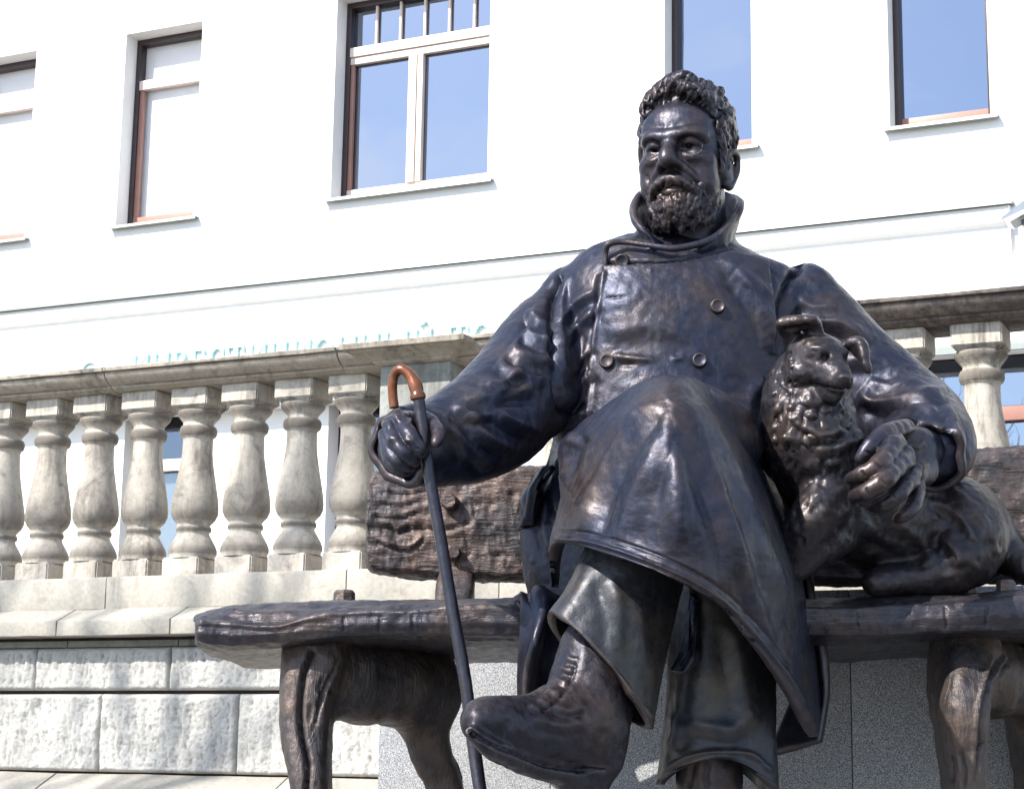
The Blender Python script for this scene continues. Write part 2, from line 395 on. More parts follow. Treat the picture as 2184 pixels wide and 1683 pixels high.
def glass(name, tint=(.30, .335, .40), refl=.8, tr=(.82, .86, .88)):
    m = bpy.data.materials.new(name); m.use_nodes = True; N = m.node_tree.nodes; L = m.node_tree.links
    N.remove(N['Principled BSDF']); out = N['Material Output']
    g = N.new('ShaderNodeBsdfGlossy'); g.inputs['Color'].default_value = (*tint, 1); g.inputs['Roughness'].default_value = .015
    t = N.new('ShaderNodeBsdfTransparent'); t.inputs['Color'].default_value = (*tr, 1)
    f = N.new('ShaderNodeMixShader'); f.inputs[0].default_value = refl
    v = pos(N, L); h = noise(N, L, 1.1, 2, .5, v); bn = N.new('ShaderNodeBump'); bn.inputs['Distance'].default_value = .012; bn.inputs['Strength'].default_value = .35; L.new(h, bn.inputs['Height']); L.new(bn.outputs[0], g.inputs['Normal'])
    L.new(t.outputs[0], f.inputs[1]); L.new(g.outputs[0], f.inputs[2]); L.new(f.outputs[0], out.inputs['Surface']); return m
M_GLASS = glass('reflecting_glass')
M_GLASS2 = glass('clear_glass', refl=.3)
M_GLASS3 = glass('blind_backed_glass', refl=.05, tr=(.98, .98, .98))
def granite():
    m, N, L, b = nodes('speckled_grey_granite'); v = pos(N, L)
    n = noise(N, L, 330, 2, .7, v); n2 = noise(N, L, 140, 2, .6, v)
    col = ramp(N, L, n, [(.36, (.035, .038, .045)), (.47, (.20, .205, .22)), (.58, (.36, .36, .37)), (.68, (.55, .55, .55))])
    col = mix(N, L, ramp(N, L, n2, [(.3, .75), (.7, 1)]), (0, 0, 0), col)
    col = mix(N, L, ramp(N, L, noise(N, L, 2.5, 4, .6, v), [(.5, 0), (.8, .3)]), col, (.25, .21, .17))
    L.new(col, b.inputs['Base Color']); b.inputs['Roughness'].default_value = .6; return m
M_GRAN = granite()
def paving():
    m, N, L, b = nodes('grey_paving'); v = pos(N, L); br = N.new('ShaderNodeTexBrick'); br.inputs['Scale'].default_value = 2.2
    br.inputs['Color1'].default_value = (.14, .135, .13, 1); br.inputs['Color2'].default_value = (.11, .105, .10, 1); br.inputs['Mortar'].default_value = (.05, .05, .05, 1); L.new(v, br.inputs['Vector'])
    L.new(br.outputs['Color'], b.inputs['Base Color']); b.inputs['Roughness'].default_value = .8; return m
M_PAVE = paving()
# ---------------------------------------------------------------- ground
def plane_grid(x0, x1, y0, y1, z):
    return [(x0, y0, z), (x1, y0, z), (x1, y1, z), (x0, y1, z)], [[0, 1, 2, 3]]
structure(mesh_obj('ground', *plane_grid(-300, 300, -300, 300, 0), M_PAVE, smooth=False))

# ---------------------------------------------------------------- wall coordinates: s along, n towards the viewer, z up
WA = R(25.0)
T2 = np.array([math.cos(WA), -math.sin(WA)]); N2 = np.array([-math.sin(WA), -math.cos(WA)])
B0 = P(700, 1000, 7.45)[:2]
def WP(s, n, z, base=B0): q = base + T2 * s + N2 * n; return (q[0], q[1], z)
def hit(u, v, n=0.0, base=B0):
    d = ray(u, v); t = ((base + N2 * n) @ N2) / (d[:2] @ N2)
    p = d * t; return float((p[:2] - base) @ T2), float(p[2] + CAMZ)
def extr(name, prof, s0, s1, mat, parent, base=B0, bev=.004, segs=1, rough=0, seed=0, cap_in=0):
    """a stone with profile [(n, z)] running from s0 to s1 along the wall"""
    k = len(prof); V = []; F = []
    ss = np.linspace(s0, s1, segs + 1)
    for s in ss:
        for n, z in prof: V.append(WP(s, n, z, base))
    for i in range(segs):
        for j in range(k):
            F.append([i * k + j, (i + 1) * k + j, (i + 1) * k + (j + 1) % k, i * k + (j + 1) % k])
    F.append(list(range(k))); F.append([segs * k + j for j in range(k)][::-1])
    o = mesh_obj(name, V, F, mat, parent, smooth=False)
    bm = bmesh.new(); bm.from_mesh(o.data)
    bmesh.ops.recalc_face_normals(bm, faces=bm.faces)
    if bev:
        es = [e for e in bm.edges if len(e.link_faces) == 2 and e.calc_face_angle(0) > .6]
        bmesh.ops.bevel(bm, geom=es, offset=bev, segments=2, affect='EDGES', profile=.6)
    if rough:
        co = np.array([v.co[:] for v in bm.verts]); d = fbm(co, 9, 3, seed) * rough
        for v, a in zip(bm.verts, d): v.co += v.normal * float(a)
    bm.to_mesh(o.data); bm.free(); o.data.shade_smooth()
    try: o.data.set_sharp_from_angle(angle=R(38))
    except Exception: pass
    return o
def boxw(name, s0, s1, n0, n1, z0, z1, mat, parent, base=B0, bev=.0):
    return extr(name, [(n0, z0), (n1, z0), (n1, z1), (n0, z1)], s0, s1, mat, parent, base, bev)

# ---------------------------------------------------------------- balustrade
HB = .088                                      # half the block under and over each baluster
z_railbot = hit(292, 834, HB)[1]; z_capbot = hit(292, 880, HB)[1]; z_plt = hit(292, 1192, HB)[1]; z_base = hit(292, 1232, HB)[1]
z_railtop = hit(400, 768, .19)[1]
z_bc0 = hit(270, 1297, .17)[1]
bal_root = empty('stone_balustrade', WP(-2, 0, z_base)); tag(bal_root, 'weathered limestone balustrade with bulbous balusters and a square pier behind the bench', 'balustrade')
def baluster_mesh():
    H = z_capbot - z_plt; prof = [(0, 100), (.02, 103), (.035, 98), (.055, 86), (.075, 74), (.085, 72), (.10, 74), (.105, 82), (.125, 88), (.15, 88), (.17, 82), (.178, 72), (.2, 70), (.28, 71), (.34, 75), (.42, 84), (.52, 97), (.60, 107), (.66, 111), (.70, 109), (.735, 98), (.76, 82), (.775, 74), (.785, 80), (.80, 82), (.815, 80), (.822, 73), (.84, 76), (.87, 88), (.91, 104), (.94, 112), (.965, 112), (.98, 106), (1.0, 106)]
    V = []; F = []; n = 40
    for t, r in prof:
        for i in range(n):
            a = 2 * math.pi * i / n; V.append((r * .000885 * math.cos(a), r * .000885 * math.sin(a), z_capbot - t * H))
    for j in range(len(prof) - 1):
        for i in range(n): F.append([j * n + i, j * n + (i + 1) % n, (j + 1) * n + (i + 1) % n, (j + 1) * n + i])
    return V, F
def block_mesh(h, z0, z1, rnd=.012, soft_under=False):
    bm = bmesh.new(); bmesh.ops.create_cube(bm, size=1)
    for v in bm.verts: v.co = (v.co.x * 2 * h, v.co.y * 2 * h, z0 + (v.co.z + .5) * (z1 - z0))
    bmesh.ops.rotate(bm, verts=bm.verts, cent=(0, 0, 0), matrix=Matrix.Rotation(-WA, 3, 'Z'))
    if soft_under:
        es = [e for e in bm.edges if e.verts[0].co.z < z0 + 1e-4 and e.verts[1].co.z < z0 + 1e-4]
        bmesh.ops.bevel(bm, geom=es, offset=.016, segments=4, affect='EDGES')
        bmesh.ops.bevel(bm, geom=[e for e in bm.edges if e.calc_face_angle(0) > .7], offset=.005, segments=2, affect='EDGES')
    else: bmesh.ops.bevel(bm, geom=bm.edges[:], offset=.006, segments=2, affect='EDGES')
    me = bpy.data.meshes.new('block'); bm.to_mesh(me); bm.free(); me.shade_smooth()
    try: me.set_sharp_from_angle(angle=R(35))
    except Exception: pass
    return me
me_b = bpy.data.meshes.new('baluster_shaft'); me_b.from_pydata(*[baluster_mesh()[0], [], baluster_mesh()[1]]); me_b.shade_smooth(); me_b.materials.append(M_BAL)
me_c = block_mesh(HB, z_capbot - .002, z_railbot, soft_under=True); me_c.materials.append(M_BAL)
me_p = block_mesh(HB, z_base, z_plt + .002); me_p.materials.append(M_BAL)
def add_baluster(s, jit=0.0):
    q = WP(s, 0, 0); o = bpy.data.objects.new('baluster', me_b); C.objects.link(o); o.parent = bal_root
    o.matrix_parent_inverse = Matrix.Translation(bal_root.location).inverted(); o.location = q; o.rotation_euler = (0, 0, 0)
    for nm, me in (('cap_block', me_c), ('plinth_block', me_p)):
        b = bpy.data.objects.new(nm, me); C.objects.link(b); b.parent = o; b.location = (random.uniform(-.002, .002), random.uniform(-.002, .002), 0); b.rotation_euler = (0, 0, random.uniform(-.012, .012))
    return o
us = [22, 109, 215, 318, 429, 539, 652, 757]
ss = [hit(u, 1000)[0] for u in us]; print('baluster s', np.round(ss, 3), np.round(np.diff(ss), 3))
pit = (ss[-1] - ss[1]) / 6
for k in range(-4, 8): add_baluster(ss[-1] - (7 - k) * pit)
sr = [hit(1931, 720)[0], hit(2091, 720)[0]]; print('right', sr, 'pitch', pit)
k = round((sr[1] - sr[0]) / pit)
sP0, sP1 = hit(808, 900, .15)[0], hit(958, 900, .15)[0]; print('pier', sP0, sP1)
s = sr[1]; lst = []
while s > sP1 + .25: lst.append(s); s -= (sr[1] - sr[0])
for s in lst: add_baluster(s)
for q in range(1, 5): add_baluster(sr[1] + q * (sr[1] - sr[0]))
def cope_prof(zb, zt, d=0.0):
    h = zt - zb
    f = [(.105 + d, zb), (.118 + d, zb + .09 * h), (.128 + d, zb + .12 * h), (.128 + d, zb + .22 * h), (.145 + d, zb + .28 * h), (.162 + d, zb + .42 * h), (.178 + d, zb + .60 * h), (.182 + d, zb + .72 * h), (.178 + d, zb + .80 * h), (.195 + d, zb + .83 * h), (.197 + d, zt - .004), (.19 + d, zt)]
    return f + [(-a, b) for a, b in f[::-1]]
js = [hit(u, 800, .18)[0] for u in (-330, 222, 717)]
sE = hit(800, 760, .18)[0]
s_end = sr[1] + 4.5 * (sr[1] - sr[0])
cp = cope_prof(z_railbot, z_railtop)
edges = [js[0] - .9, js[0], js[1], js[2], sP0 - .005]
for a, b in zip(edges[:-1], edges[1:]): extr('coping_stone', cp, a + .003, b - .003, M_COPE, bal_root, bev=0, segs=14, rough=.004, seed=int(a * 10) % 7)
jr = [hit(u, 660, .18)[0] for u in (1100, 1480, 1835)]
edges = [sP1 + .005] + jr + [jr[-1] + 1.3, s_end]
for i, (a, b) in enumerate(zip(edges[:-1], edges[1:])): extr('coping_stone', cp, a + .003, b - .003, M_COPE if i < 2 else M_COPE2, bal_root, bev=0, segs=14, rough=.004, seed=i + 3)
# pier: shaft, moulded cap
zc0 = hit(900, 768, .2)[1]; zc1 = hit(900, 719, .27)[1]
pr = extr('pier_shaft', [(.15, z_base), (.15, zc0), (-.15, zc0), (-.15, z_base)], sP0, sP1, M_PIER, bal_root, bev=.006)
def cap_block(s0, s1, z0, z1):
    h = z1 - z0; pts = [(-.0, 0), (.015, .08), (.02, .2), (.05, .42), (.085, .58), (.09, .66), (.115, .68), (.12, .95), (.112, 1)]
    V = []; F = []
    for e, t in pts:
        V += [WP(s0 - e, -.16 - e, z0 + t * h), WP(s1 + e, -.16 - e, z0 + t * h), WP(s1 + e, .16 + e, z0 + t * h), WP(s0 - e, .16 + e, z0 + t * h)]
    for j in range(len(pts) - 1):
        for i in range(4): F.append([j * 4 + i, j * 4 + (i + 1) % 4, j * 4 + 4 + (i + 1) % 4, j * 4 + 4 + i])
    F += [[0, 3, 2, 1], [len(V) - 4 + i for i in range(4)]]
    return fix_normals(mesh_obj('pier_cap', V, F, M_COPE, bal_root, smooth=False))
cap_block(sP0, sP1, zc0, zc1)
# base course under the balusters
jb = [hit(u, 1270, .17)[0] for u in (-180, 220, 733, 1060, 1176, 1700, 2180)]
for a, b in zip(jb[:-1], jb[1:]): extr('base_course_stone', [(.155, z_bc0), (.155, z_base - .01), (.15, z_base), (-.15, z_base), (-.155, z_bc0)], a + .002, b - .002, M_LEDGE, bal_root, bev=.003, segs=6, rough=.0015)

# ---------------------------------------------------------------- retaining wall
zL1 = hit(150, 1323, .27)[1]; zL0 = hit(150, 1355, .27)[1]
zT1 = zL0 - .012; zT0 = hit(150, 1381, .13)[1]
zR1 = zT0 - .004; zR0 = hit(400, 1472, .17)[1]; zR2 = hit(400, 1480, .17)[1]; zR3 = hit(400, 1651, .17)[1]
wall_root = empty('terrace_retaining_wall', WP(-2, 0, 0)); tag(wall_root, 'rough hewn limestone terrace wall with smooth ledge carrying the balustrade', 'wall')
sA, sB = js[0] - .9, s_end
boxw('wall_core', sA, sB, -.6, .10, 0, z_bc0 - .012, M_JOINT, wall_root)
jl = [hit(-150, 1340, .27)[0], hit(120, 1340, .27)[0], hit(362, 1340, .27)[0]]; st = jl[2] - jl[1]
jl = [jl[1] - 3 * st, jl[1] - 2 * st, jl[1] - st] + [jl[1] + st * i * 1.0 for i in range(0, 11)]
for a, b in zip(jl[:-1], jl[1:]): extr('ledge_stone', [(.27, zL0), (.272, zL1), (.155, z_bc0), (-.1, z_bc0), (-.1, zL0)], a + .003, b - .003, M_LEDGE, wall_root, bev=.004, segs=8, rough=.003, seed=int(abs(a) * 9) % 5)
jt = [sA + .55 * i for i in range(14)]
for a, b in zip(jt[:-1], jt[1:]): extr('band_stone', [(.135, zT0), (.135, zT1), (.0, zT1), (.0, zT0)], a + .002, b - .002, M_PIER, wall_root, bev=.003)
def rough_block(s0, s1, z0, z1, seed, dense=True):
    nx = 110 if dense else 12; nz = max(8, int(nx * (z1 - z0) / (s1 - s0)))
    xs = np.linspace(0, 1, nx); zs = np.linspace(0, 1, nz); X, Z = np.meshgrid(xs, zs)
    S_ = s0 + X * (s1 - s0); ZZ = z0 + Z * (z1 - z0)
    e = np.minimum(np.minimum(X * (s1 - s0), (1 - X) * (s1 - s0)), np.minimum(Z * (z1 - z0), (1 - Z) * (z1 - z0))); w = np.clip(e / .009, 0, 1)
    q = np.stack([S_.ravel(), ZZ.ravel(), np.full(S_.size, seed * 3.3)], 1)
    r = abs(vnoise(q * np.array([1, .55, 1]), 26, seed)) * -1.0 + .5; r2 = 1 - 2 * abs(fbm(q * np.array([1.2, .5, 1]), 15, 3, seed + 5)); d = (.006 * r + .006 * r2 + .004 * abs(vnoise(q * np.array([1, .45, 1]), 60, seed + 9)) + .0025 * vnoise(q, 130, seed + 2)).reshape(S_.shape)
    n = .156 + w * (.008 + d) - (1 - w) * .008
    base = B0; V = np.stack([base[0] + T2[0] * S_ + N2[0] * n, base[1] + T2[1] * S_ + N2[1] * n, ZZ], -1).reshape(-1, 3)
    F = grid_faces(nz, nx).tolist(); m = len(V)
    back = np.array([WP(s0, .08, z0), WP(s1, .08, z0), WP(s1, .08, z1), WP(s0, .08, z1)]); V = np.vstack([V, back])
    rim = [list(range(nx)), [r_ * nx + nx - 1 for r_ in range(nz)], [(nz - 1) * nx + c for c in range(nx - 1, -1, -1)], [r_ * nx for r_ in range(nz - 1, -1, -1)]]
    for k_, rr in enumerate(rim): F.append(rr[::-1] + [m + k_, m + (k_ + 1) % 4])
    o = mesh_obj('stone_block', V, F, M_RUST, wall_root)
    return o
b1 = [hit(u, 1430, .17)[0] for u in (72, 357)]; w1 = b1[1] - b1[0]
b2 = [hit(u, 1560, .17)[0] for u in (208, 502)]; w2 = b2[1] - b2[0]; print('blocks', w1, w2)
g = .0035
for k_ in range(-2, 12): rough_block(b1[0] + k_ * w1 + g, b1[0] + (k_ + 1) * w1 - g, zR0 + g * .5, zR1, k_ + 3, -2 <= k_ < 4)
for k_ in range(-2, 12): rough_block(b2[0] + k_ * w2 + g, b2[0] + (k_ + 1) * w2 - g, zR3 + g, zR2 + g * .3, k_ + 30, -2 <= k_ < 4)
zS = zR3 - .004; ps = [sA + 1.1 * i for i in range(8)]
for a, b in zip(ps[:-1], ps[1:]): extr('plinth_stone', [(.42, 0), (.44, zS - .14), (.16, zS), (.0, zS), (.0, 0)], a + .003, b - .003, M_LEDGE, wall_root, bev=.005, segs=8, rough=.003)

# ---------------------------------------------------------------- granite block behind the bench
GN = .95
gs = [hit(u, 1600, GN)[0] for u in (807, 1174, 1817, 2420)]
gz = hit(1450, 1266, GN)[1]
gr = empty('granite_pedestal_block', WP(gs[0], GN, 0)); tag(gr, 'grey speckled granite slab block standing behind the bronze bench legs', 'granite block')
for a, b in zip(gs[:-1], gs[1:]): extr('granite_panel', [(GN, 0), (GN, gz), (GN - .5, gz), (GN - .5, 0)], a + .0015, b - .0015, M_GRAN, gr, bev=.002)

# pedestal that carries the monument, its top just under the frame
pz = CAMZ + P(1500, 1683, 4.5)[2] - CAMZ - .42
pd = empty('monument_base', (0, 5, 0)); tag(pd, 'low grey granite base under the seated bronze man, below the boots', 'pedestal')
def box3(name, x0, x1, y0, y1, z0, z1, mat, parent):
    V = [(x, y, z) for z in (z0, z1) for y in (y0, y1) for x in (x0, x1)]
    o = mesh_obj(name, V, [[0, 2, 3, 1], [4, 5, 7, 6], [0, 1, 5, 4], [2, 6, 7, 3], [0, 4, 6, 2], [1, 3, 7, 5]], mat, parent, smooth=False)
    return o
for a, b in ((-1.3, 0), (0, 1.0), (1.0, 1.8)): box3('granite_panel', a + .002, b - .002, 3.9, 5.9 - .35 * (b + 1.3), 0, pz, M_GRAN, pd)

# ---------------------------------------------------------------- white building
B1 = B0 + 0 * N2
dF = 17.0; FB = P(870, 400, dF)[:2]
def fh(u, v, n=0.0): return hit(u, v, n, FB)
bld = empty('white_building', WP(0, 0, 0, FB)); tag(bld, 'long white rendered building with brown framed windows and a turquoise sign', 'building')
z_sill = fh(870, 407)[1]; z_top = fh(340, 62)[1]
wins = []
def sspan(u0, v0, u1, v1): return fh(u0, v0)[0], fh(u1, v1)[0]
w3 = sspan(705, 420, 1039, 380); w2s = sspan(247, 470, 412, 455); w4 = sspan(1417, 330, 1604, 310); w5 = sspan(1898, 265, 2112, 240); w1r = fh(52, 500)[0]
wd = w2s[1] - w2s[0]; print('win widths', w3[1] - w3[0], wd, w4[1] - w4[0], w5[1] - w5[0])
w1 = (w1r - wd, w1r)
zg1 = fh(330, 868)[1]; zg0 = fh(330, 1400)[1]
ga = fh(262, 1000)[0]; gb = fh(697, 1000)[0]; gc = fh(1935, 830)[0]
low = [(ga, ga + 1.05), (gb, gb + 1.05), (gc, gc + 1.0), (ga - 3.2, ga - 2.15)]
zt_ = z_top + .0
RD = .21
# facade panels around the openings (one wall with real openings)
def facade(s0, s1, z0, z1, holes):
    sv = sorted({s0, s1, *[h[0] for h in holes], *[h[1] for h in holes]}); zv = sorted({z0, z1, *[h[2] for h in holes], *[h[3] for h in holes]})
    V = []; F = []
    def quad(a, b, c, d): k = len(V); V.extend([a, b, c, d]); F.append([k, k + 1, k + 2, k + 3])
    for a, b in zip(sv[:-1], sv[1:]):
        for c, d in zip(zv[:-1], zv[1:]):
            m = ((a + b) / 2, (c + d) / 2)
            if any(h[0] < m[0] < h[1] and h[2] < m[1] < h[3] for h in holes): continue
            quad(WP(a, 0, c, FB), WP(b, 0, c, FB), WP(b, 0, d, FB), WP(a, 0, d, FB))
    for a, b, c, d in holes:
        quad(WP(a, 0, c, FB), WP(a, 0, d, FB), WP(a, -.5, d, FB), WP(a, -.5, c, FB))
        quad(WP(b, -.5, c, FB), WP(b, -.5, d, FB), WP(b, 0, d, FB), WP(b, 0, c, FB))
        quad(WP(a, 0, d, FB), WP(b, 0, d, FB), WP(b, -.5, d, FB), WP(a, -.5, d, FB))
        quad(WP(a, -.5, c, FB), WP(b, -.5, c, FB), WP(b, 0, c, FB), WP(a, 0, c, FB))
    return mesh_obj('wall', V, F, M_FACADE, bld, smooth=False)
holes = [(a, b, z_sill, zt_) for a, b in (w1, w2s, w3, w4, w5)] + [(a, b, zg0, zg1) for a, b in low]
SF0, SF1 = w1[0] - 3.5, w5[1] + 9
facade(SF0, SF1, 0, z_top + 2.2, holes)
boxw('building_core', SF0, SF1, -9, -1.4, 0, z_top + 2.0, M_DARKROOM, bld, FB)
boxw('side_wall', SF0 - .3, SF0, -9, 0, 0, z_top + 2.2, M_FACADE, bld, FB); boxw('side_wall', SF1, SF1 + .3, -9, 0, 0, z_top + 2.2, M_FACADE, bld, FB)
boxw('roof', SF0 - .5, SF1 + .5, -9.2, .25, z_top + 2.2, z_top + 2.4, M_SILLM, bld, FB)
def bar(p, s0, s1, z0, z1, n0, n1, mat, name='frame_bar', bev=.004): return boxw(name, s0, s1, n0, n1, z0, z1, mat, p, FB, bev)
def window(s0, s1, z0, z1, kind):
    d = RD
    f = bar(bld, s0, s0 + .055, z0, z1, -d - .09, -d + .02, M_FRAMED if kind != 'ochre' else M_OCHRE, 'window')
    bar(f, s1 - .05, s1, z0, z1, -d - .09, -d + .02, M_FRAMED, 'jamb'); bar(f, s0 + .055, s1 - .05, z1 - .06, z1, -d - .09, -d + .018, M_FRAMED, 'head')
    lo = M_FRAMEL if kind in ('wide',) else M_FRAME
    bar(f, s0 + .055, s1 - .05, z0, z0 + .15, -d - .09, -d + .005, lo, 'bottom_rail')
    i0, i1, j0, j1 = s0 + .055, s1 - .05, z0 + .15, z1 - .06
    gm = M_GLASS
    if kind in ('low', 'ochre', 'red'): gm = M_GLASS2
    if kind == 'blind': gm = M_GLASS3
    if kind == 'tree': gm = M_GLASS
    bar(f, i0, i1, j0, j1, -d - .052, -d - .046, gm, 'pane', 0)
    if kind == 'wide':
        zt = z_tr
        bar(f, i0, i1, zt - .045, zt + .05, -d - .04, -d + .03, M_FRAMEL, 'transom')
        bar(f, i0, i1, zt - .12, zt - .05, -d - .04, -d + .012, M_FRAMEL, 'sash_rail')
        m = fh(886, 250, -d)[0]
        bar(f, m - .075, m + .01, j0, zt - .12, -d - .04, -d + .03, M_FRAMEL, 'mullion'); bar(f, m + .018, m + .075, j0, zt - .12, -d - .04, -d + .018, M_FRAMEL, 'sash_stile')
        bar(f, i0, i0 + .04, j0, zt - .12, -d - .04, -d - .0, M_FRAME, 'sash_stile')
        for k in range(1, 6):
            x = i0 + (i1 - i0) * k / 5.85; bar(f, x - .012, x + .012, zt + .05, j1, -d - .04, -d - .005, M_FRAMEL, 'glazing_bar')
    elif kind == 'blind':
        bar(f, i0, i1, z_tr2 - .05, z_tr2 + .05, -d - .04, -d + .02, M_FRAMEL, 'transom')
        bar(f, i0, i0 + .05, j0, z_tr2 - .05, -d - .04, -d - .0, M_FRAME, 'sash_stile')
        bar(f, i0, i1, j0, j1, -d - .085, -d - .078, M_BLIND, 'blind', 0)
    elif kind in ('ochre', 'red', 'tree'):
        zt = zg_tr; cm = {'ochre': M_OCHRE, 'red': M_FRAME, 'tree': M_FRAME}[kind]
        bar(f, i0, i0 + .07, j0, j1, -d - .04, -d + .015, cm, 'sash_stile')
        bar(f, i0 + .07, i1, zt - .06, zt + .06, -d - .04, -d + .03, M_FRAMEL if kind == 'ochre' else M_FRAME, 'transom')
        if kind != 'tree': bar(f, i0 + .07, i1, j0, zt - .06, -d - .085, -d - .078, M_BLIND, 'blind', 0)
    else:
        if kind == 'plain': pass
    return f
z_tr = fh(880, 95, -RD)[1]; z_tr2 = fh(350, 177, -RD)[1]; zg_tr = fh(320, 995, -RD)[1]
for (a, b), kd in zip((w1, w2s, w3, w4, w5), ('blind', 'blind', 'wide', 'plain', 'plain')): window(a, b, z_sill, zt_, kd)
for (a, b), kd in zip(low, ('ochre', 'red', 'tree', 'ochre')): window(a, b, zg0, zg1, kd)
for a, b in (w1, w2s, w3, w4, w5):
    extr('window_sill', [(-.14, z_sill + .012), (.07, z_sill - .002), (.075, z_sill - .03), (.062, z_sill - .034), (.055, z_sill - .012), (-.14, z_sill - .004)], a - .05, b + .07, M_SILLM, bld, FB, bev=0)
# cornice mouldings
zk = fh(650, 600)[1]; c_end = fh(2163, 428)[0]
zk1 = fh(650, 627, .1)[1]; zk2 = fh(650, 684, .05)[1]
extr('cornice_flashing', [(-.0, zk + .03), (.13, zk), (.135, zk - .02), (.12, zk - .02), (.0, zk - .0)], SF0, c_end, M_DARKM, bld, FB, bev=0)
extr('cornice', [(0, zk - .002), (.10, zk - .022), (.10, zk1), (.085, zk1 - .01), (.05, zk1 - .025), (.05, zk2), (0.02, zk2 - .02), (0, zk2 - .02)], SF0, c_end - .03, M_FACADE, bld, FB, bev=0)
# sign fascia with its soffit
zso = fh(58, 913, 0)[1]; zsf = zk2 - .08
boxw('sign_fascia', SF0, SF1, .001, .16, zso, zsf, M_FACADE, bld, FB)
for a, b, r in ((SF0, SF1, 0),): extr('soffit_moulding', [(.161, zso), (.19, zso), (.19, zso + .05), (.161, zso + .08)], a, b, M_SILLM, bld, FB, bev=0)
# sign lettering: slab letters made of strokes
def letters():
    H = 1.0; w = .19; sf = .10
    V_ = lambda x: [(x, 0, x, H, w), (x - .12, 0 + sf / 2, x + .12, sf / 2, sf), (x - .12, H - sf / 2, x + .12, H - sf / 2, sf)]
    G = {'И': (.9, V_(.14) + V_(.76) + [(.14, .08, .76, .92, .09)]), 'Н': (.9, V_(.14) + V_(.76) + [(.14, .5, .76, .5, .08)]),
         'В': (.78, V_(.14) + [(.14, .96, .5, .96, .08), (.14, .53, .5, .53, .08), (.14, .04, .52, .04, .08), (.5, .96, .6, .86, .09), (.6, .86, .6, .64, .12), (.6, .64, .5, .53, .09), (.5, .53, .66, .42, .09), (.66, .42, .66, .14, .12), (.66, .14, .52, .04, .09)]),
         'Е': (.74, V_(.14) + [(.14, .96, .64, .96, .08), (.14, .52, .5, .52, .08), (.14, .04, .66, .04, .08), (.64, .96, .64, .8, .06), (.66, .04, .66, .22, .06), (.5, .62, .5, .42, .05)]),
         'С': (.8, [(.7, .72, .7, .96, .05), (.66, .86, .5, .96, .08), (.5, .96, .32, .96, .08), (.32, .96, .16, .8, .10), (.16, .8, .12, .5, .13), (.12, .5, .16, .2, .13), (.16, .2, .32, .04, .10), (.32, .04, .54, .04, .08), (.54, .04, .72, .2, .07)]),
         'Т': (.8, [(.4, 0, .4, H, w), (.26, sf / 2, .54, sf / 2, sf), (.04, .96, .76, .96, .08), (.05, .96, .05, .76, .05), (.75, .96, .75, .76, .05)]),
         'Ц': (.92, V_(.14) + V_(.72) + [(.14, .04, .86, .04, .08), (.86, .04, .86, -.2, .07)]),
         'О': (.9, [(.45 + .36 * math.cos(a), .5 + .46 * math.sin(a), .45 + .36 * math.cos(a + .44), .5 + .46 * math.sin(a + .44), .085 + .05 * abs(math.cos(a + .22))) for a in np.arange(0, 6.2, .4)]),
         'Ы': (1.15, V_(.14) + V_(1.0) + [(.14, .54, .46, .54, .08), (.14, .04, .48, .04, .08), (.46, .54, .62, .42, .09), (.62, .42, .62, .16, .12), (.62, .16, .48, .04, .09)]),
         'Р': (.76, V_(.14) + [(.14, .96, .5, .96, .08), (.14, .46, .5, .46, .08), (.5, .96, .64, .84, .09), (.64, .84, .64, .58, .12), (.64, .58, .5, .46, .09)]),
         'Г': (.72, V_(.14) + [(.14, .96, .66, .96, .08), (.66, .96, .66, .74, .06)])}
    G['Й'] = (.9, G['И'][1] + [(.28, 1.24, .36, 1.14, .06), (.36, 1.14, .54, 1.14, .07), (.54, 1.14, .62, 1.24, .06)])
    return G
G = letters()
def letter(ch, s, z, h, hx):
    V = []; F = []
    for x0, y0, x1, y1, w in G[ch][1]:
        dx, dy = x1 - x0, y1 - y0; l = math.hypot(dx, dy) or 1; nx, ny = -dy / l * w / 2, dx / l * w / 2
        ex, ey = (dx / l * w * .25, dy / l * w * .25) if ch in 'ОС' else (0, 0)
        k = len(V)
        for n in (.162, .185 + .0004 * len(F)):
            for a, b in ((x0 - ex - nx, y0 - ey - ny), (x1 + ex - nx, y1 + ey - ny), (x1 + ex + nx, y1 + ey + ny), (x0 - ex + nx, y0 - ey + ny)): V.append(WP(s + a * hx, n, z + b * h, FB))
        F += [[k + 4, k + 5, k + 6, k + 7], [k, k + 1, k + 5, k + 4], [k + 1, k + 2, k + 6, k + 5], [k + 2, k + 3, k + 7, k + 6], [k + 3, k, k + 4, k + 7]]
    return mesh_obj('sign_letter', V, F, M_SIGN, bld, smooth=False)
s0, zt0 = fh(279, 766, .18); s1, zt1 = fh(928, 703, .18)
def advance(t): return sum((G[c][0] + .12) if c != ' ' else .62 for c in t)
sx = (s1 - s0) / advance('ИНВЕСТИЦИОННЫЙ'); hh = .27; zb = (zt0 + zt1) / 2 - hh + .03
for c in 'ИНВЕСТИЦИОННЫЙ ТОРГ':
    if c != ' ': letter(c, s0, zb, hh, sx)
    s0 += (G[c][0] + .12) * sx if c != ' ' else .62 * sx
print('sign: letter height', hh, 'advance scale', sx, 'top z', zt0, zt1)
sc_, zc_ = fh(193, 757, .18); V = []; F = []
r1 = fh(221, 790, .18)[0] - sc_
for i in range(40):
    a = 2 * math.pi * i / 40
    for rr, n in ((r1, .185), (r1 * .52, .185), (r1, .162), (r1 * .52, .162)): V.append(WP(sc_ + rr * math.cos(a), n, zc_ - r1 + rr * math.sin(a), FB))
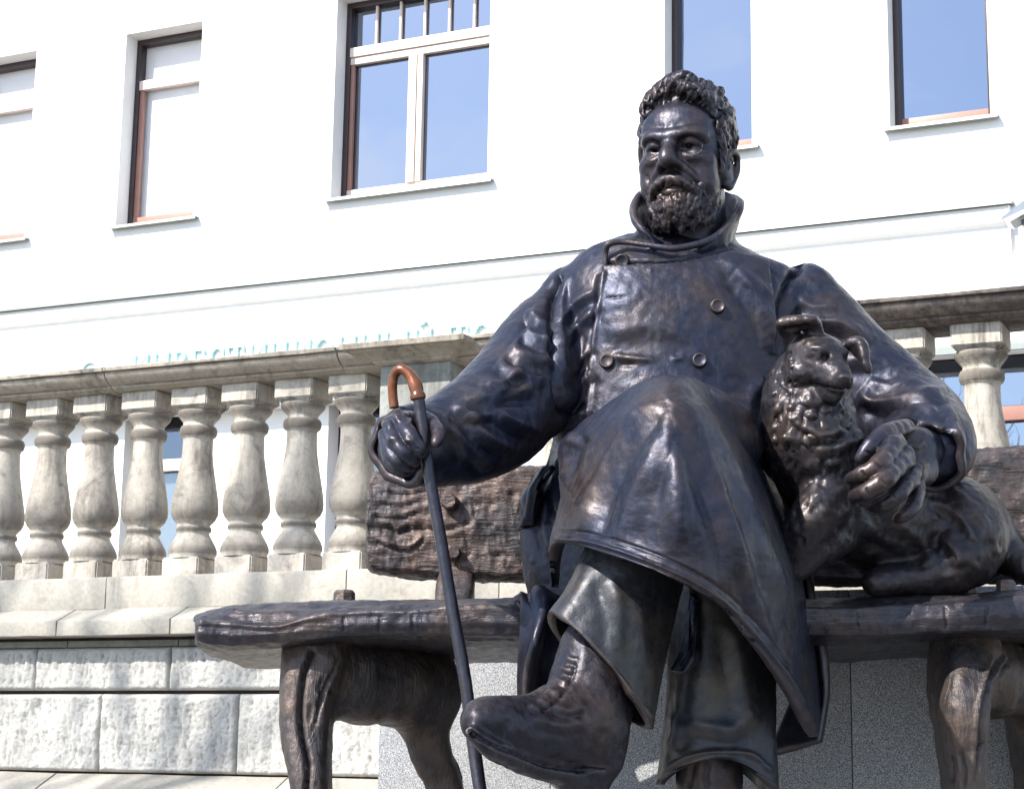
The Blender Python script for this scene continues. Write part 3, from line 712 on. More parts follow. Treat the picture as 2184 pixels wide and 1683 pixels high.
for i in range(40):
    a, b = i * 4, (i + 1) % 40 * 4; F += [[a, b, b + 1, a + 1], [a, a + 2, b + 2, b], [a + 1, b + 1, b + 3, a + 3]]
fix_normals(mesh_obj('sign_ring_emblem', V, F, M_SIGN, bld, smooth=False))
# lamp fixed to the wall at the far right
lr = WP(fh(2150, 462, .3)[0], .3, fh(2150, 462, .3)[1], FB)
lamp = empty('wall_floodlight', lr); tag(lamp, 'small grey floodlight on the white facade at the right edge of the picture', 'floodlight')
def quadprism(name, pts, n0, n1, mat, parent):
    V = [WP(*(lambda h: (h[0], n, h[1]))(fh(u, v, .3)), FB) for n in (n0, n1) for u, v in pts]; k = len(pts)
    F = [list(range(k))[::-1], [k + i for i in range(k)]] + [[i, (i + 1) % k, k + (i + 1) % k, k + i] for i in range(k)]
    return fix_normals(mesh_obj(name, V, F, mat, parent, smooth=False))
quadprism('lamp_housing', [(2140, 474), (2188, 437), (2215, 450), (2160, 482)], .2, .42, M_LAMP, lamp)
quadprism('lamp_glass', [(2146, 478), (2160, 482), (2215, 450), (2200, 452)], .19, .43, M_BLIND, lamp)
quadprism('bracket', [(2176, 462), (2186, 458), (2188, 480), (2180, 482)], .0, .3, M_LAMP, lamp)
# ---------------------------------------------------------------- bench cast like hewn logs
bench = empty('bench', P(1250, 1683, 5.1)); tag(bench, 'rough hewn log bench of bronze with plank backrest under the seated man', 'bench')
bench_l = bench
def add(name, VF, mat, parent, work=None, smooth=True):
    V, F = VF; sc = Sculpt(V.copy(), F)
    if work: work(sc)
    return mesh_obj(name, sc.V, quads_to_lists(sc.F), mat, parent, smooth)
def Yb(u): return 4.78 - .10 * (u - 1092) / 1092          # front of the seat, nearer towards the right
# seat: one long log slab; corners (top front, bottom front, bottom back, top back)
def slab(rows, nr, nc, pw=.5):
    """rows of closed outlines [(u,v,Y)...] -> loft"""
    g = np.array([[P(*p) for p in r] for r in rows]); g = crom(g, nr)
    k = g.shape[1]; t = np.linspace(0, k, nc, endpoint=False); i = t.astype(int); f = t - i
    # round the outline's corners a little
    a = g[:, i % k]; b = g[:, (i + 1) % k]; f_ = (f)[None, :, None]; w = a * (1 - f_) + b * f_
    for _ in range(2): w = (np.roll(w, 1, 1) + 2 * w + np.roll(w, -1, 1)) / 4
    V = w.reshape(-1, 3); F = grid_faces(nr, nc, True)
    V = np.vstack([V, w[0].mean(0), w[-1].mean(0)]); m = nr * nc; q = np.arange(nc); j = (q + 1) % nc
    return V, np.vstack([F, np.stack([q, np.full(nc, m), np.full(nc, m), j], -1), np.stack([q + m - nc, j + m - nc, np.full(nc, m + 1), np.full(nc, m + 1)], -1)])
def seat_rows():
    spec = [(414, 1330, 1352, 1324), (420, 1326, 1368, 1310), (470, 1330, 1378, 1296), (560, 1332, 1375, 1286), (660, 1318, 1368, 1280), (740, 1306, 1362, 1278), (850, 1304, 1358, 1277), (960, 1298, 1358, 1275), (1106, 1300, 1358, 1275), (1250, 1300, 1360, 1274), (1450, 1300, 1360, 1272), (1650, 1296, 1360, 1272), (1800, 1296, 1358, 1274), (1900, 1291, 1358, 1270), (1985, 1288, 1352, 1266), (2080, 1284, 1346, 1262), (2184, 1276, 1345, 1256), (2350, 1272, 1340, 1252), (2480, 1270, 1336, 1252)]
    rows = []
    for i, (u, vt, vb, vk) in enumerate(spec):
        Y = Yb(u) + (.06 if i == 0 else 0); ub = u; d = .80
        zb = P(u, vk, Y + .13)[2]                 # height of the top surface
        Xb = P(u, vk, Y + d)
        # back edge keeps the same height: find its picture row
        def at(uu, z, YY):
            X = P(uu, 900, YY); lo, hi = 0, 2600
            for _ in range(40):
                m = (lo + hi) / 2
                if P(uu, m, YY)[2] > z: lo = m
                else: hi = m
            return (uu, lo, YY)
        zbot = P(u, vb, Y + .01)[2]
        uu = 1092 + (u - 1092) * Y / (Y + d)
        rows.append([(u, vt, Y), (u, (vt + vb) / 2, Y - .006), (u, vb, Y + .012), at(u, zbot - .012, Y + .10), at(uu, zbot - .03, Y + d - .05), at(uu, zbot + .03, Y + d), at(uu, zb - .02, Y + d), at(uu, zb, Y + d - .04), (u, vk, Y + .13), (u, (vk + vt) / 2 - 3, Y + .05)])
    return rows
def w_seat(s):
    q = s.V * np.array([.6, 1.4, 1.8])
    s.V += s.N * ((fbm(q, 5, 3, 3) * .007 + abs(vnoise(q, 14, 4)) * -.005)[:, None])
    s.stroke([(430, 1326), (500, 1332), (590, 1336), (660, 1318), (740, 1306), (860, 1306)], 5, .008, taper=False)
    s.stroke([(860, 1306), (960, 1298), (1040, 1296), (1100, 1300)], 4, .006)
    for l in ([(732, 1310), (733, 1350)], [(812, 1310), (806, 1352)], [(880, 1306), (878, 1350)], [(1830, 1300), (1828, 1340)], [(2015, 1290), (2018, 1345)], [(2105, 1288), (2100, 1340)]): s.stroke(l, 2.2, -.006)
    s.fold([(470, 1300), (560, 1310), (640, 1300)], 8, .008); s.fold([(700, 1292), (800, 1296), (900, 1284)], 7, .006)
    s.refresh(); s.noise(40, .0022, 3, 8)
add('seat', slab(seat_rows(), 520, 90), M_SEAT, bench, w_seat)
# back plank
Yk = lambda u: 5.50 - .10 * (u - 1092) / 1092
def back_rows():
    spec = [(784, 1040, 1200), (788, 1018, 1215), (800, 1006, 1224), (840, 1004, 1232), (900, 1002, 1236), (1000, 1000, 1240), (1100, 996, 1243), (1250, 990, 1246), (1450, 984, 1248), (1700, 975, 1250), (1900, 966, 1248), (2050, 960, 1246), (2184, 952, 1244), (2300, 950, 1242), (2420, 948, 1240)]
    rows = []
    for i, (u, vt, vb) in enumerate(spec):
        Y = Yk(u); d = .15; vf = vb - (14 if i < 3 else 18)
        rows.append([(u, vt + 6, Y), (u, vt * .66 + vf * .34, Y - .004), (u, vt * .33 + vf * .67, Y - .004), (u, vf, Y), (u, vb - 3, Y + .035), (u, vb, Y + .09), (u, vb - 2, Y + d), (u, vt + 6, Y + d), (u, vt, Y + d * .5)])
    return rows
def w_back(s):
    s.V += s.N * ((fbm(s.V * np.array([1, 1, 1.6]), 6, 3, 13) * .007 - abs(fbm(s.V * np.array([.7, 1, 1.8]), 13, 3, 21)) * .006 + .003)[:, None])
    s.stroke([(782, 1130), (830, 1127), (846, 1138), (880, 1128), (950, 1130), (1010, 1112)], 4, -.018); s.fold([(790, 1092), (850, 1098), (905, 1080)], 4, .010)
    s.fold([(800, 1150), (870, 1165), (905, 1140)], 5, .012); s.fold([(805, 1040), (870, 1046), (935, 1030)], 4, .009); s.fold([(800, 1062), (850, 1072), (900, 1058)], 3.5, .008)
    for k in range(26):
        u = random.uniform(930, 1170); v = random.uniform(1040, 1215); s.stroke([(u, v), (u + random.uniform(-14, 14), v + random.uniform(14, 44))], random.uniform(2, 4), random.choice([-1, 1]) * random.uniform(.002, .005))
    for k in range(26):
        u = random.uniform(795, 1150); v = random.uniform(1030, 1215); s.stroke([(u, v), (u + random.uniform(20, 55), v + random.uniform(-16, 10))], random.uniform(2, 3.5), random.choice([-1, 1]) * random.uniform(.002, .005))
    s.stroke([(1045, 1183), (1100, 1182)], 2, -.01); s.stroke([(1095, 1170), (1150, 1168)], 2, -.008)
    s.refresh(); s.noise(45, .003, 3, 2)
add('backrest', slab(back_rows(), 460, 110), M_WOOD, bench, w_back)
def bolt(u, v, Y, r, h, tilt):
    c = P(u, v, Y); d = np.array(tilt, float); d /= np.linalg.norm(d); a = np.cross(d, [0.3, 0, 1]); a /= np.linalg.norm(a); b = np.cross(a, d)
    V = []; F = []
    for t, q in ((0, 1.0), (.75, .97), (1.0, .75)):
        for i in range(8): th = 2 * math.pi * i / 8; V.append(c + d * h * t + (a * math.cos(th) + b * math.sin(th)) * r * q)
    for j in range(2):
        for i in range(8): F.append([j * 8 + i, j * 8 + (i + 1) % 8, j * 8 + 8 + (i + 1) % 8, j * 8 + 8 + i])
    F.append([16 + i for i in range(8)]); F.append(list(range(8))[::-1])
    return fix_normals(mesh_obj('bolt', np.array(V), F, M_WOOD, bench, smooth=False))
bolt(961, 1072, 5.51, .026, .04, (-.1, -1, 0)); bolt(968, 1180, 5.51, .022, .035, (0, -1, 0)); bolt(734, 1282, 5.10, .030, .03, (0, 0, 1)); bolt(2060, 1268, 4.9, .03, .03, (0, 0, 1)); bolt(2146, 1262, 4.8, .026, .03, (0, 0, 1))
# posts that carry the backrest
for name, a, b in (('back_post', (968, 1330, 5.42), (972, 1225, 5.56)), ('back_post', (1960, 1330, 5.32), (1964, 1200, 5.45))):
    add(name, tube([a, ((a[0] + b[0]) / 2, (a[1] + b[1]) / 2, (a[2] + b[2]) / 2), b], [(.055, .05)] * 3, 14, 28, p=4, up=(0, 1, 0)), M_WOOD, bench, lambda s: s.noise(12, .006))
# legs: a broad front leg and a rear leg joined by an arch
def leg(front, rear, web, name='leg'):
    lo = np.array([9, 9, 9.]); hi = -lo
    pts = [P(*p[:3]) for p in front + rear + web]
    for q in pts: lo = np.minimum(lo, q - .25); hi = np.maximum(hi, q + .25)
    f = Field(lo, hi, .0065)
    for path, up in ((front, (0, 1, 0)), (rear, (0, 1, 0))):
        V, F = tube([p[:3] for p in path], [(px(p[3], p[2]), p[4]) for p in path], 34, 40, p=3.6, up=up); f.mesh(V, F, .03, band=6)
    for i in range(len(web) - 1):
        for t in np.linspace(0, 1, 4): 
            a = P(*web[i][:3]); b = P(*web[i + 1][:3]); ra, rb = web[i][3], web[i + 1][3]
            f.ell(a + (b - a) * t, (ra + (rb - ra) * t,) * 3, k=.06)
    f.blur(1)
    return f.poly()
def w_leg(s):
    q = s.V * np.array([2.2, 2.2, .5]); s.V += s.N * ((fbm(q, 5, 2, 5) * .006 - abs(vnoise(q, 9, 8)) * .003)[:, None])
    s.stroke([(664, 1390), (648, 1440), (640, 1510), (644, 1570), (656, 1630), (652, 1690)], 4.5, -.034, taper=False)
    for l in ([(722, 1400), (712, 1430), (690, 1470), (676, 1520)], [(700, 1450), (684, 1500), (668, 1560)], [(690, 1440), (678, 1478)], [(664, 1500), (660, 1545)], [(700, 1480), (712, 1470)]): s.stroke(l, 3, -.011)
    for l in ([(2118, 1400), (2100, 1450), (2085, 1520), (2078, 1600), (2066, 1683)], [(2140, 1400), (2110, 1460)]): s.fold(l, 5, .012)
    for l in ([(2048, 1600), (2058, 1640), (2056, 1683)], [(2080, 1600), (2102, 1585)], [(2030, 1610), (2036, 1670)]): s.stroke(l, 3, -.012)
    s.refresh(); s.noise(30, .002)
add('leg', leg([(678, 1378, 5.03, 70, .11), (670, 1420, 5.0, 66, .11), (656, 1500, 4.98, 56, .11), (654, 1580, 4.95, 50, .10), (664, 1683, 4.92, 40, .10), (672, 1760, 4.92, 42, .10), (690, 2050, 4.92, 52, .11)],
    [(905, 1395, 5.35, 60, .10), (900, 1450, 5.35, 62, .10), (905, 1540, 5.36, 50, .09), (925, 1620, 5.38, 42, .08), (950, 1700, 5.40, 40, .08), (985, 2050, 5.42, 46, .09)],
    [(700, 1445, 5.04, .07), (770, 1448, 5.12, .09), (850, 1455, 5.22, .09), (910, 1480, 5.34, .10)]), M_LEG, bench, w_leg)
add('leg', leg([(2054, 1372, 4.93, 66, .11), (2052, 1430, 4.90, 60, .11), (2050, 1520, 4.83, 50, .11), (2052, 1600, 4.83, 46, .10), (2058, 1690, 4.83, 40, .10), (2064, 2050, 4.83, 50, .11)],
    [(2182, 1385, 5.2, 60, .10), (2186, 1450, 5.2, 52, .10), (2196, 1540, 5.22, 46, .09), (2204, 1620, 5.24, 42, .08), (2210, 1700, 5.26, 40, .08), (2215, 2050, 5.3, 44, .09)],
    [(2070, 1440, 4.92, .07), (2120, 1445, 5.0, .08), (2180, 1450, 5.12, .08)]), M_LEG, bench, w_leg)
# ---------------------------------------------------------------- the seated man
man = empty('statue_of_seated_man', P(1440, 1290, 5.1)); tag(man, 'dark bronze statue of a bearded man in a buttoned coat, seated with crossed legs', 'statue')
def add_part(name, VF, mat, parent, work=None):
    V, F = VF; s = Sculpt(V.copy(), F)
    if work: work(s)
    return mesh_obj(name, s.V, quads_to_lists(s.F), mat, parent), s
# --- coat body and sleeves, one mass
lo = np.array([P(780, 900, 4.3)[0], 4.3, P(1400, 1330, 5)[2]]); hi = np.array([P(2090, 900, 5.2)[0], 5.56, P(1450, 455, 5)[2]])
f = Field(lo, hi, .0052)
def stack(secs, nr=60, nc=80, p=2.4):
    return tube([s[:3] for s in secs], [(px(s[3], s[2]), s[4]) for s in secs], nr, nc, p=p, up=(0, 1, 0))
torso = stack([(1452, 492, 5.10, 96, .12), (1452, 520, 5.10, 118, .15), (1450, 545, 5.10, 172, .185), (1448, 575, 5.10, 236, .215), (1448, 620, 5.10, 268, .25), (1448, 700, 5.10, 268, .285), (1442, 800, 5.10, 252, .30), (1436, 900, 5.10, 248, .31), (1430, 1000, 5.10, 262, .32), (1425, 1120, 5.10, 292, .33), (1430, 1290, 5.12, 300, .33)])
f.mesh(*torso, k=.02, band=8)
A = lambda *pts: ([P(*p[:3]) for p in pts], [px(p[3], p[2]) for p in pts])
# viewer's left arm
pts = [(1206, 690, 5.08, 84), (1168, 735, 5.03, 92), (1132, 796, 4.96, 102), (1090, 855, 4.88, 108), (1040, 902, 4.80, 104), (985, 930, 4.72, 92), (925, 948, 4.66, 78), (880, 955, 4.62, 72)]
c, r = A(*pts); f.chain(c, r, .035, n=22)
# viewer's right arm
pts = [(1712, 668, 5.08, 88), (1752, 716, 5.06, 92), (1812, 790, 5.04, 98), (1880, 860, 5.02, 104), (1930, 905, 4.98, 100)]
c, r = A(*pts); f.chain(c, r, .035, n=18)
pts = [(1930, 890, 4.98, 98), (1962, 920, 4.90, 92), (1985, 945, 4.80, 82), (1992, 962, 4.74, 72)]
c, r = A(*pts); f.chain(c, r, .04, n=10)
# shoulder caps: the sleeve heads stand up a little
f.ell(P(1722, 628, 5.08), (.072, .11, .085), k=.03); f.ell(P(1196, 640, 5.08), (.058, .11, .085), k=.03)
# lap: both thighs under the coat
c, r = A((1560, 1010, 5.0, 110), (1510, 980, 4.75, 110), (1450, 915, 4.45, 92)); f.chain(c, r, .05, n=8)
c, r = A((1330, 1080, 5.0, 120), (1400, 1080, 4.75, 115), (1480, 1090, 4.52, 100)); f.chain(c, r, .05, n=8)
# hip cloth on the viewer's left
c, r = A((1240, 1030, 5.05, 60), (1192, 1100, 5.02, 68), (1190, 1180, 5.0, 66), (1200, 1270, 5.0, 60)); f.chain(c, r, .04, n=8)
f.blur(2)
def w_coat(s):
    YM = 4.98
    # overlapping front panel with its edge, collar piece above
    panel = [(1287, 568), (1272, 680), (1263, 780), (1253, 930), (1330, 1000), (1600, 1000), (1660, 900), (1640, 560), (1560, 540), (1420, 566)]
    s.step(panel, .017, 5); s.step([(1300, 518), (1292, 566), (1420, 566), (1560, 540), (1530, 505), (1440, 528)], .012, 4)
    s.stroke([(1279, 590), (1266, 690), (1257, 790), (1249, 900)], 6, -.010, taper=False)
    s.stroke([(1292, 590), (1279, 690), (1270, 790), (1262, 900)], 5, .006, taper=False)
    s.stroke([(1290, 568), (1380, 570), (1470, 562)], 2.5, -.004)
    # seams of the sleeves
    s.stroke([(1192, 585), (1176, 640), (1176, 720), (1188, 800), (1200, 880)], 8, -.026, taper=False)
    s.stroke([(1704, 572), (1676, 620), (1660, 680), (1655, 740)], 8, -.026, taper=False)
    s.stroke([(1212, 590), (1198, 650), (1196, 720), (1206, 800)], 8, .008)
    # folds across the coat's side
    s.fold([(1195, 690), (1225, 650), (1275, 615)], 12, .012); s.fold([(1195, 740), (1235, 690), (1282, 650)], 12, .010)
    s.fold([(1205, 880), (1235, 825), (1268, 795)], 13, .014); s.fold([(1185, 940), (1225, 895), (1262, 875)], 12, .016); s.fold([(1215, 800), (1245, 760), (1270, 740)], 10, .008)
    # folds from the shoulder and under the arm
    s.fold([(1560, 590), (1600, 630), (1632, 690), (1640, 760)], 16, .016); s.fold([(1530, 560), (1590, 600), (1640, 640)], 12, .010)
    s.fold([(1620, 800), (1590, 860), (1580, 905)], 18, .016)
    s.stroke([(1310, 762), (1350, 768), (1400, 772)], 7, .009); s.stroke([(1320, 782), (1360, 780)], 5, -.006); s.stroke([(1460, 765), (1430, 772)], 5, .006)
    s.stroke([(1295, 643), (1342, 640)], 2, -.005)
    s.fold([(1300, 720), (1380, 700), (1470, 720)], 22, .007); s.fold([(1330, 850), (1400, 810), (1500, 820)], 22, .007)
    # left sleeve: wrinkles wrapping the upper arm and the bend
    WS, HS = 1.25, .85
    for l, w, h in (([(1128, 660), (1150, 690), (1180, 700)], 11, .022), ([(1118, 700), (1140, 715), (1182, 735)], 11, .024), ([(1085, 740), (1120, 765), (1185, 775)], 12, .026), ([(1060, 770), (1110, 800), (1180, 808)], 12, .020),
                    ([(1020, 822), (1060, 822), (1100, 800), (1120, 790)], 10, .018), ([(990, 850), (1040, 850), (1090, 830), (1160, 830)], 12, .024), ([(960, 862), (1010, 885), (1060, 880)], 10, .016),
                    ([(935, 885), (970, 930), (1000, 990)], 12, .016), ([(1000, 880), (1040, 930), (1100, 960)], 14, .018), ([(1040, 860), (1100, 900), (1160, 920)], 14, .018), ([(960, 905), (1010, 960), (1050, 1000)], 12, .014)): s.fold(l, w * WS, h * HS)
    # right sleeve
    for l, w, h in (([(1690, 690), (1740, 685), (1800, 695), (1860, 730)], 16, .020), ([(1700, 635), (1730, 655), (1785, 655)], 13, .012), ([(1800, 770), (1860, 765), (1930, 800)], 18, .012), ([(1832, 835), (1870, 860), (1950, 850), (2022, 832)], 16, .026),
                    ([(1850, 810), (1900, 822), (1970, 812)], 16, .012)): s.fold(l, w, h)
    # stitched seam near the cuff and the hip drapery
    s.fold([(1150, 985), (1130, 1040), (1118, 1100)], 12, .018); s.fold([(1195, 960), (1185, 1040), (1195, 1120)], 14, .014); s.fold([(1170, 1010), (1160, 1100), (1180, 1200)], 12, .012)
    s.refresh(); s.noise(8, .003, 3, 1); s.noise(60, .0010, 3, 4)
coat, coat_s = add_part('coat', f.poly(), M_COAT, man, w_coat)
bvh = BVHTree.FromPolygons(coat_s.V.tolist(), coat_s.F.tolist())
def on(u, v, bv=None):
    d = ray(u, v); q = (bv or bvh).ray_cast(Vector((0, 0, CAMZ)), Vector(d).normalized()); return q[0], q[1]
def button(u, v, r=.018, flat_=1.0):
    p, n = on(u, v)
    if p is None: return
    if n.dot(Vector((0, 1, 0))) > 0: n = -n
    n = (n * .5 + Vector((-.1, -1, 0)) * .5).normalized()
    M = Matrix.Translation(p) @ n.to_track_quat('Z', 'Y').to_matrix().to_4x4(); V = []; F = []; k = 20
    for rr, z in ((1.15, -.004), (1.1, .008), (1.0, .013), (.86, .015), (.78, .012), (.0, .013)):
        for i in range(k): a = 2 * math.pi * i / k; V.append(M @ Vector((rr * r * math.cos(a), rr * r * math.sin(a), z * flat_)))
    for j in range(5):
        for i in range(k): F.append([j * k + i, j * k + (i + 1) % k, j * k + k + (i + 1) % k, j * k + k + i])
    return mesh_obj('button', V, F, M_COAT, man)
for u, v in ((1327, 557), (1530, 655), (1295, 772), (1492, 770)): button(u, v)

# --- sleeve cuffs
def cuffL(s):
    s.stroke([(815, 1000), (850, 1030), (900, 1030), (1000, 1018)], 6, .004, taper=False); s.noise(14, .004)
add_part('cuff', shell_tube([(985, 925, 4.72), (925, 944, 4.66), (880, 950, 4.61), (850, 956, 4.57)], [(.100, .100), (.102, .100), (.100, .098), (.094, .098)], .020, 40, 90, up=(0, .3, 1), fold=lambda r, t: .006 * np.sin(3 * t + 1) * r + .004 * np.sin(7 * t) * r), M_COAT, man, cuffL)
def cuffR(s):
    for l, w, h in (([(1850, 900), (1890, 868), (1960, 868), (2020, 885)], 9, .010), ([(1905, 893), (1960, 898), (2015, 925)], 5, .006), ([(2010, 850), (2035, 900), (2050, 960)], 10, .012)): s.fold(l, w, h)
    s.noise(14, .004)
add_part('cuff', shell_tube([(1958, 900, 4.92), (1972, 925, 4.84), (1978, 955, 4.74), (1975, 975, 4.67)], [(.112, .108), (.110, .105), (.108, .098), (.104, .088)], .018, 40, 90, up=(.25, .2, 1), fold=lambda r, t: .008 * np.sin(3 * t + 2) * r + .004 * np.sin(6 * t) * r), M_COAT, man, cuffR)

# --- collar standing open round the neck
col = [[(1450, 560, 4.95), (1392, 548, 4.86), (1345, 545, 4.92), (1340, 540, 5.1), (1430, 530, 5.22), (1520, 530, 5.22), (1612, 546, 5.12), (1590, 556, 4.95), (1520, 562, 4.85), (1430, 560, 4.90)],
       [(1450, 545, 4.95), (1396, 522, 4.86), (1368, 505, 4.93), (1366, 498, 5.06), (1430, 490, 5.2), (1515, 490, 5.2), (1566, 505, 5.10), (1560, 528, 4.95), (1508, 544, 4.86), (1420, 548, 4.92)],
       [(1445, 535, 4.95), (1390, 508, 4.86), (1350, 478, 4.90), (1352, 440, 5.02), (1424, 430, 5.25), (1520, 424, 5.25), (1570, 456, 5.11), (1566, 488, 4.95), (1510, 528, 4.85), (1415, 540, 4.92)],
       [(1440, 530, 4.95), (1386, 498, 4.86), (1348, 460, 4.90), (1362, 411, 5.0), (1425, 408, 5.26), (1520, 402, 5.26), (1573, 418, 5.12), (1582, 446, 4.96), (1516, 512, 4.85), (1410, 534, 4.92)]]
add_part('collar', sheet(col, 40, 170, .016), M_COAT, man, lambda s: (s.noise(10, .004), s.noise(50, .001)))
# rolled upper edge of the front flap
c, r = A((1291, 568, 4.88, 3), (1292, 540, 4.88, 4), (1298, 521, 4.87, 5), (1330, 517, 4.87, 5), (1380, 523, 4.85, 5), (1440, 530, 4.835, 7), (1512, 513, 4.852, 7), (1560, 475, 4.92, 6), (1580, 447, 4.962, 6), (1577, 425, 5.05, 4))
ff = Field(np.min(c, 0) - .06, np.max(c, 0) + .06, .004); ff.chain(c, r, .006, n=70)
add_part('collar_edge', ff.poly(), M_COAT, man)

# --- skirt of the coat over the crossed knee
sk = [[(1240, 960, 4.92), (1262, 930, 4.86), (1345, 865, 4.80), (1430, 836, 4.78), (1515, 846, 4.80), (1610, 930, 4.86), (1660, 985, 4.95), (1690, 1020, 5.0)],
      [(1205, 965, 4.75), (1232, 916, 4.64), (1335, 832, 4.46), (1425, 802, 4.30), (1492, 816, 4.38), (1585, 920, 4.62), (1645, 1000, 4.82), (1680, 1060, 4.95)],
      [(1196, 980, 4.70), (1200, 952, 4.56), (1305, 895, 4.32), (1428, 846, 4.15), (1530, 890, 4.30), (1612, 1000, 4.52), (1655, 1060, 4.78), (1690, 1110, 4.95)],
      [(1206, 1040, 4.70), (1203, 1025, 4.52), (1290, 990, 4.26), (1430, 970, 4.08), (1560, 1010, 4.24), (1645, 1090, 4.48), (1676, 1140, 4.76), (1705, 1190, 4.95)],
      [(1200, 1110, 4.66), (1192, 1100, 4.48), (1280, 1082, 4.22), (1435, 1090, 4.07), (1590, 1130, 4.19), (1680, 1195, 4.46), (1704, 1235, 4.76), (1722, 1270, 4.95)],
      [(1176, 1180, 4.64), (1182, 1140, 4.46), (1275, 1140, 4.20), (1435, 1180, 4.08), (1590, 1240, 4.18), (1690, 1330, 4.42), (1722, 1370, 4.72), (1746, 1380, 4.92)],
      [(1168, 1252, 4.68), (1180, 1163, 4.46), (1272, 1172, 4.19), (1432, 1232, 4.08), (1560, 1312, 4.17), (1690, 1468, 4.40), (1738, 1570, 4.66), (1757, 1470, 4.92)]]
def skfold(r, c): return .007 * np.sin(c * 19 + 1.1 * r) * np.clip(r * 1.6 - .3, 0, 1) + .003 * np.sin(c * 41 + 2.3 * r) * np.clip(r - .45, 0, 1)
def w_skirt(s):
    for l, w, h in (([(1395, 835), (1330, 930), (1262, 1060), (1245, 1140)], 22, .020), ([(1425, 860), (1380, 980), (1335, 1090), (1322, 1165)], 24, .011), ([(1440, 870), (1450, 1000), (1440, 1185)], 26, .011), ([(1455, 840), (1505, 970), (1560, 1120), (1585, 1270)], 24, .018),
                    ([(1478, 850), (1565, 1010), (1640, 1180), (1690, 1340)], 20, .017), ([(1345, 865), (1268, 955), (1225, 1070)], 18, .013), ([(1236, 930), (1212, 965), (1214, 1060)], 13, .018), ([(1490, 930), (1545, 1080), (1605, 1240), (1655, 1380)], 18, .009)): s.fold(l, w, h)
    s.stroke([(1190, 1150), (1272, 1160), (1432, 1218), (1560, 1298), (1684, 1448), (1732, 1550)], 5, .007, taper=False)
    s.stroke([(1196, 1132), (1272, 1140), (1432, 1196), (1566, 1276), (1680, 1410)], 3.5, -.0035, taper=False)
    s.refresh(); s.noise(9, .004, 3, 2); s.noise(60, .0009, 3, 4)
add_part('coat_skirt', sheet(sk, 240, 230, .02, skfold), M_COAT, man, w_skirt)
# coat tail hanging before the seat on the viewer's left, curled edge by the hip, side panel on the right
tl = [[(1112, 1262, 4.76), (1140, 1256, 4.72), (1190, 1262, 4.72), (1240, 1262, 4.74)], [(1112, 1275, 4.70), (1150, 1300, 4.64), (1190, 1290, 4.68), (1240, 1300, 4.72)], [(1108, 1330, 4.70), (1140, 1350, 4.60), (1170, 1370, 4.66), (1230, 1380, 4.74)], [(1104, 1420, 4.70), (1118, 1440, 4.60), (1160, 1450, 4.68), (1230, 1450, 4.76)], [(1106, 1560, 4.72), (1120, 1575, 4.62), (1160, 1580, 4.70), (1230, 1580, 4.78)]]
add_part('coat_tail', sheet(tl, 80, 60, .02, lambda r, c: .012 * np.sin(c * 11) * (1 - .3 * r)), M_COAT, man, lambda s: s.noise(10, .005))
ce = [[(1180, 990, 4.86), (1156, 996, 4.88), (1134, 1016, 4.98)], [(1150, 1030, 4.86), (1128, 1040, 4.88), (1122, 1050, 5.0)], [(1138, 1080, 4.88), (1118, 1085, 4.90), (1120, 1090, 5.02)], [(1136, 1120, 4.92), (1112, 1122, 4.94), (1102, 1128, 5.0)]]
add_part('coat_flap', sheet(ce, 50, 30, .02), M_COAT, man, lambda s: s.noise(12, .005))
sp = [[(1690, 1080, 4.98), (1660, 1100, 5.0)], [(1724, 1270, 4.86), (1690, 1270, 5.0)], [(1748, 1380, 4.84), (1690, 1380, 5.0)], [(1757, 1480, 4.82), (1690, 1480, 4.95)], [(1745, 1580, 4.80), (1640, 1606, 4.90)]]
add_part('coat_tail', sheet(sp, 60, 24, .02), M_COAT, man, lambda s: s.noise(10, .004))

# --- trousers
def w_tr(s):
    for l, w, h in (([(1262, 1205), (1232, 1270), (1180, 1335)], 20, .005), ([(1305, 1235), (1322, 1310), (1318, 1390)], 20, .009), ([(1360, 1270), (1372, 1370), (1385, 1470)], 22, .007)): s.fold(l, w, h)
    s.stroke([(1145, 1358), (1170, 1368), (1240, 1400), (1320, 1460), (1390, 1528)], 5, .005, taper=False)
    s.refresh(); s.noise(6, .004, 2, 3); s.noise(60, .0008, 3, 6)
def sk_tr(r, t):  # the hem runs lower at the viewer's right
    return np.clip(r - .5, 0, 1) / .5 * .085 * np.cos(t) * SGN
SGN = 1
add_part('trouser_leg', shell_tube([(1440, 1010, 4.48), (1385, 1120, 4.44), (1345, 1220, 4.42), (1308, 1330, 4.40), (1274, 1428, 4.38)], [(.125, .13), (.125, .13), (.126, .13), (.138, .13), (.158, .135)], .02, 90, 110, up=(0, 1, 0), fold=lambda r, t: .005 * np.sin(3 * t + 2 * r) + .003 * np.sin(5 * t + 1) * r, skew=sk_tr), M_TROU, man, w_tr)
def w_tr2(s):
    for l, w, h in (([(1440, 1560), (1480, 1545), (1560, 1555), (1600, 1510)], 18, .010), ([(1424, 1600), (1440, 1560), (1436, 1520)], 13, .010), ([(1560, 1330), (1580, 1420), (1600, 1560)], 20, .009)): s.fold(l, w, h)
    s.stroke([(1412, 1668), (1430, 1634), (1480, 1610), (1540, 1604), (1600, 1608), (1640, 1640)], 6, .007, taper=False)
    s.refresh(); s.noise(6, .004, 2, 5); s.noise(60, .001, 3, 7)
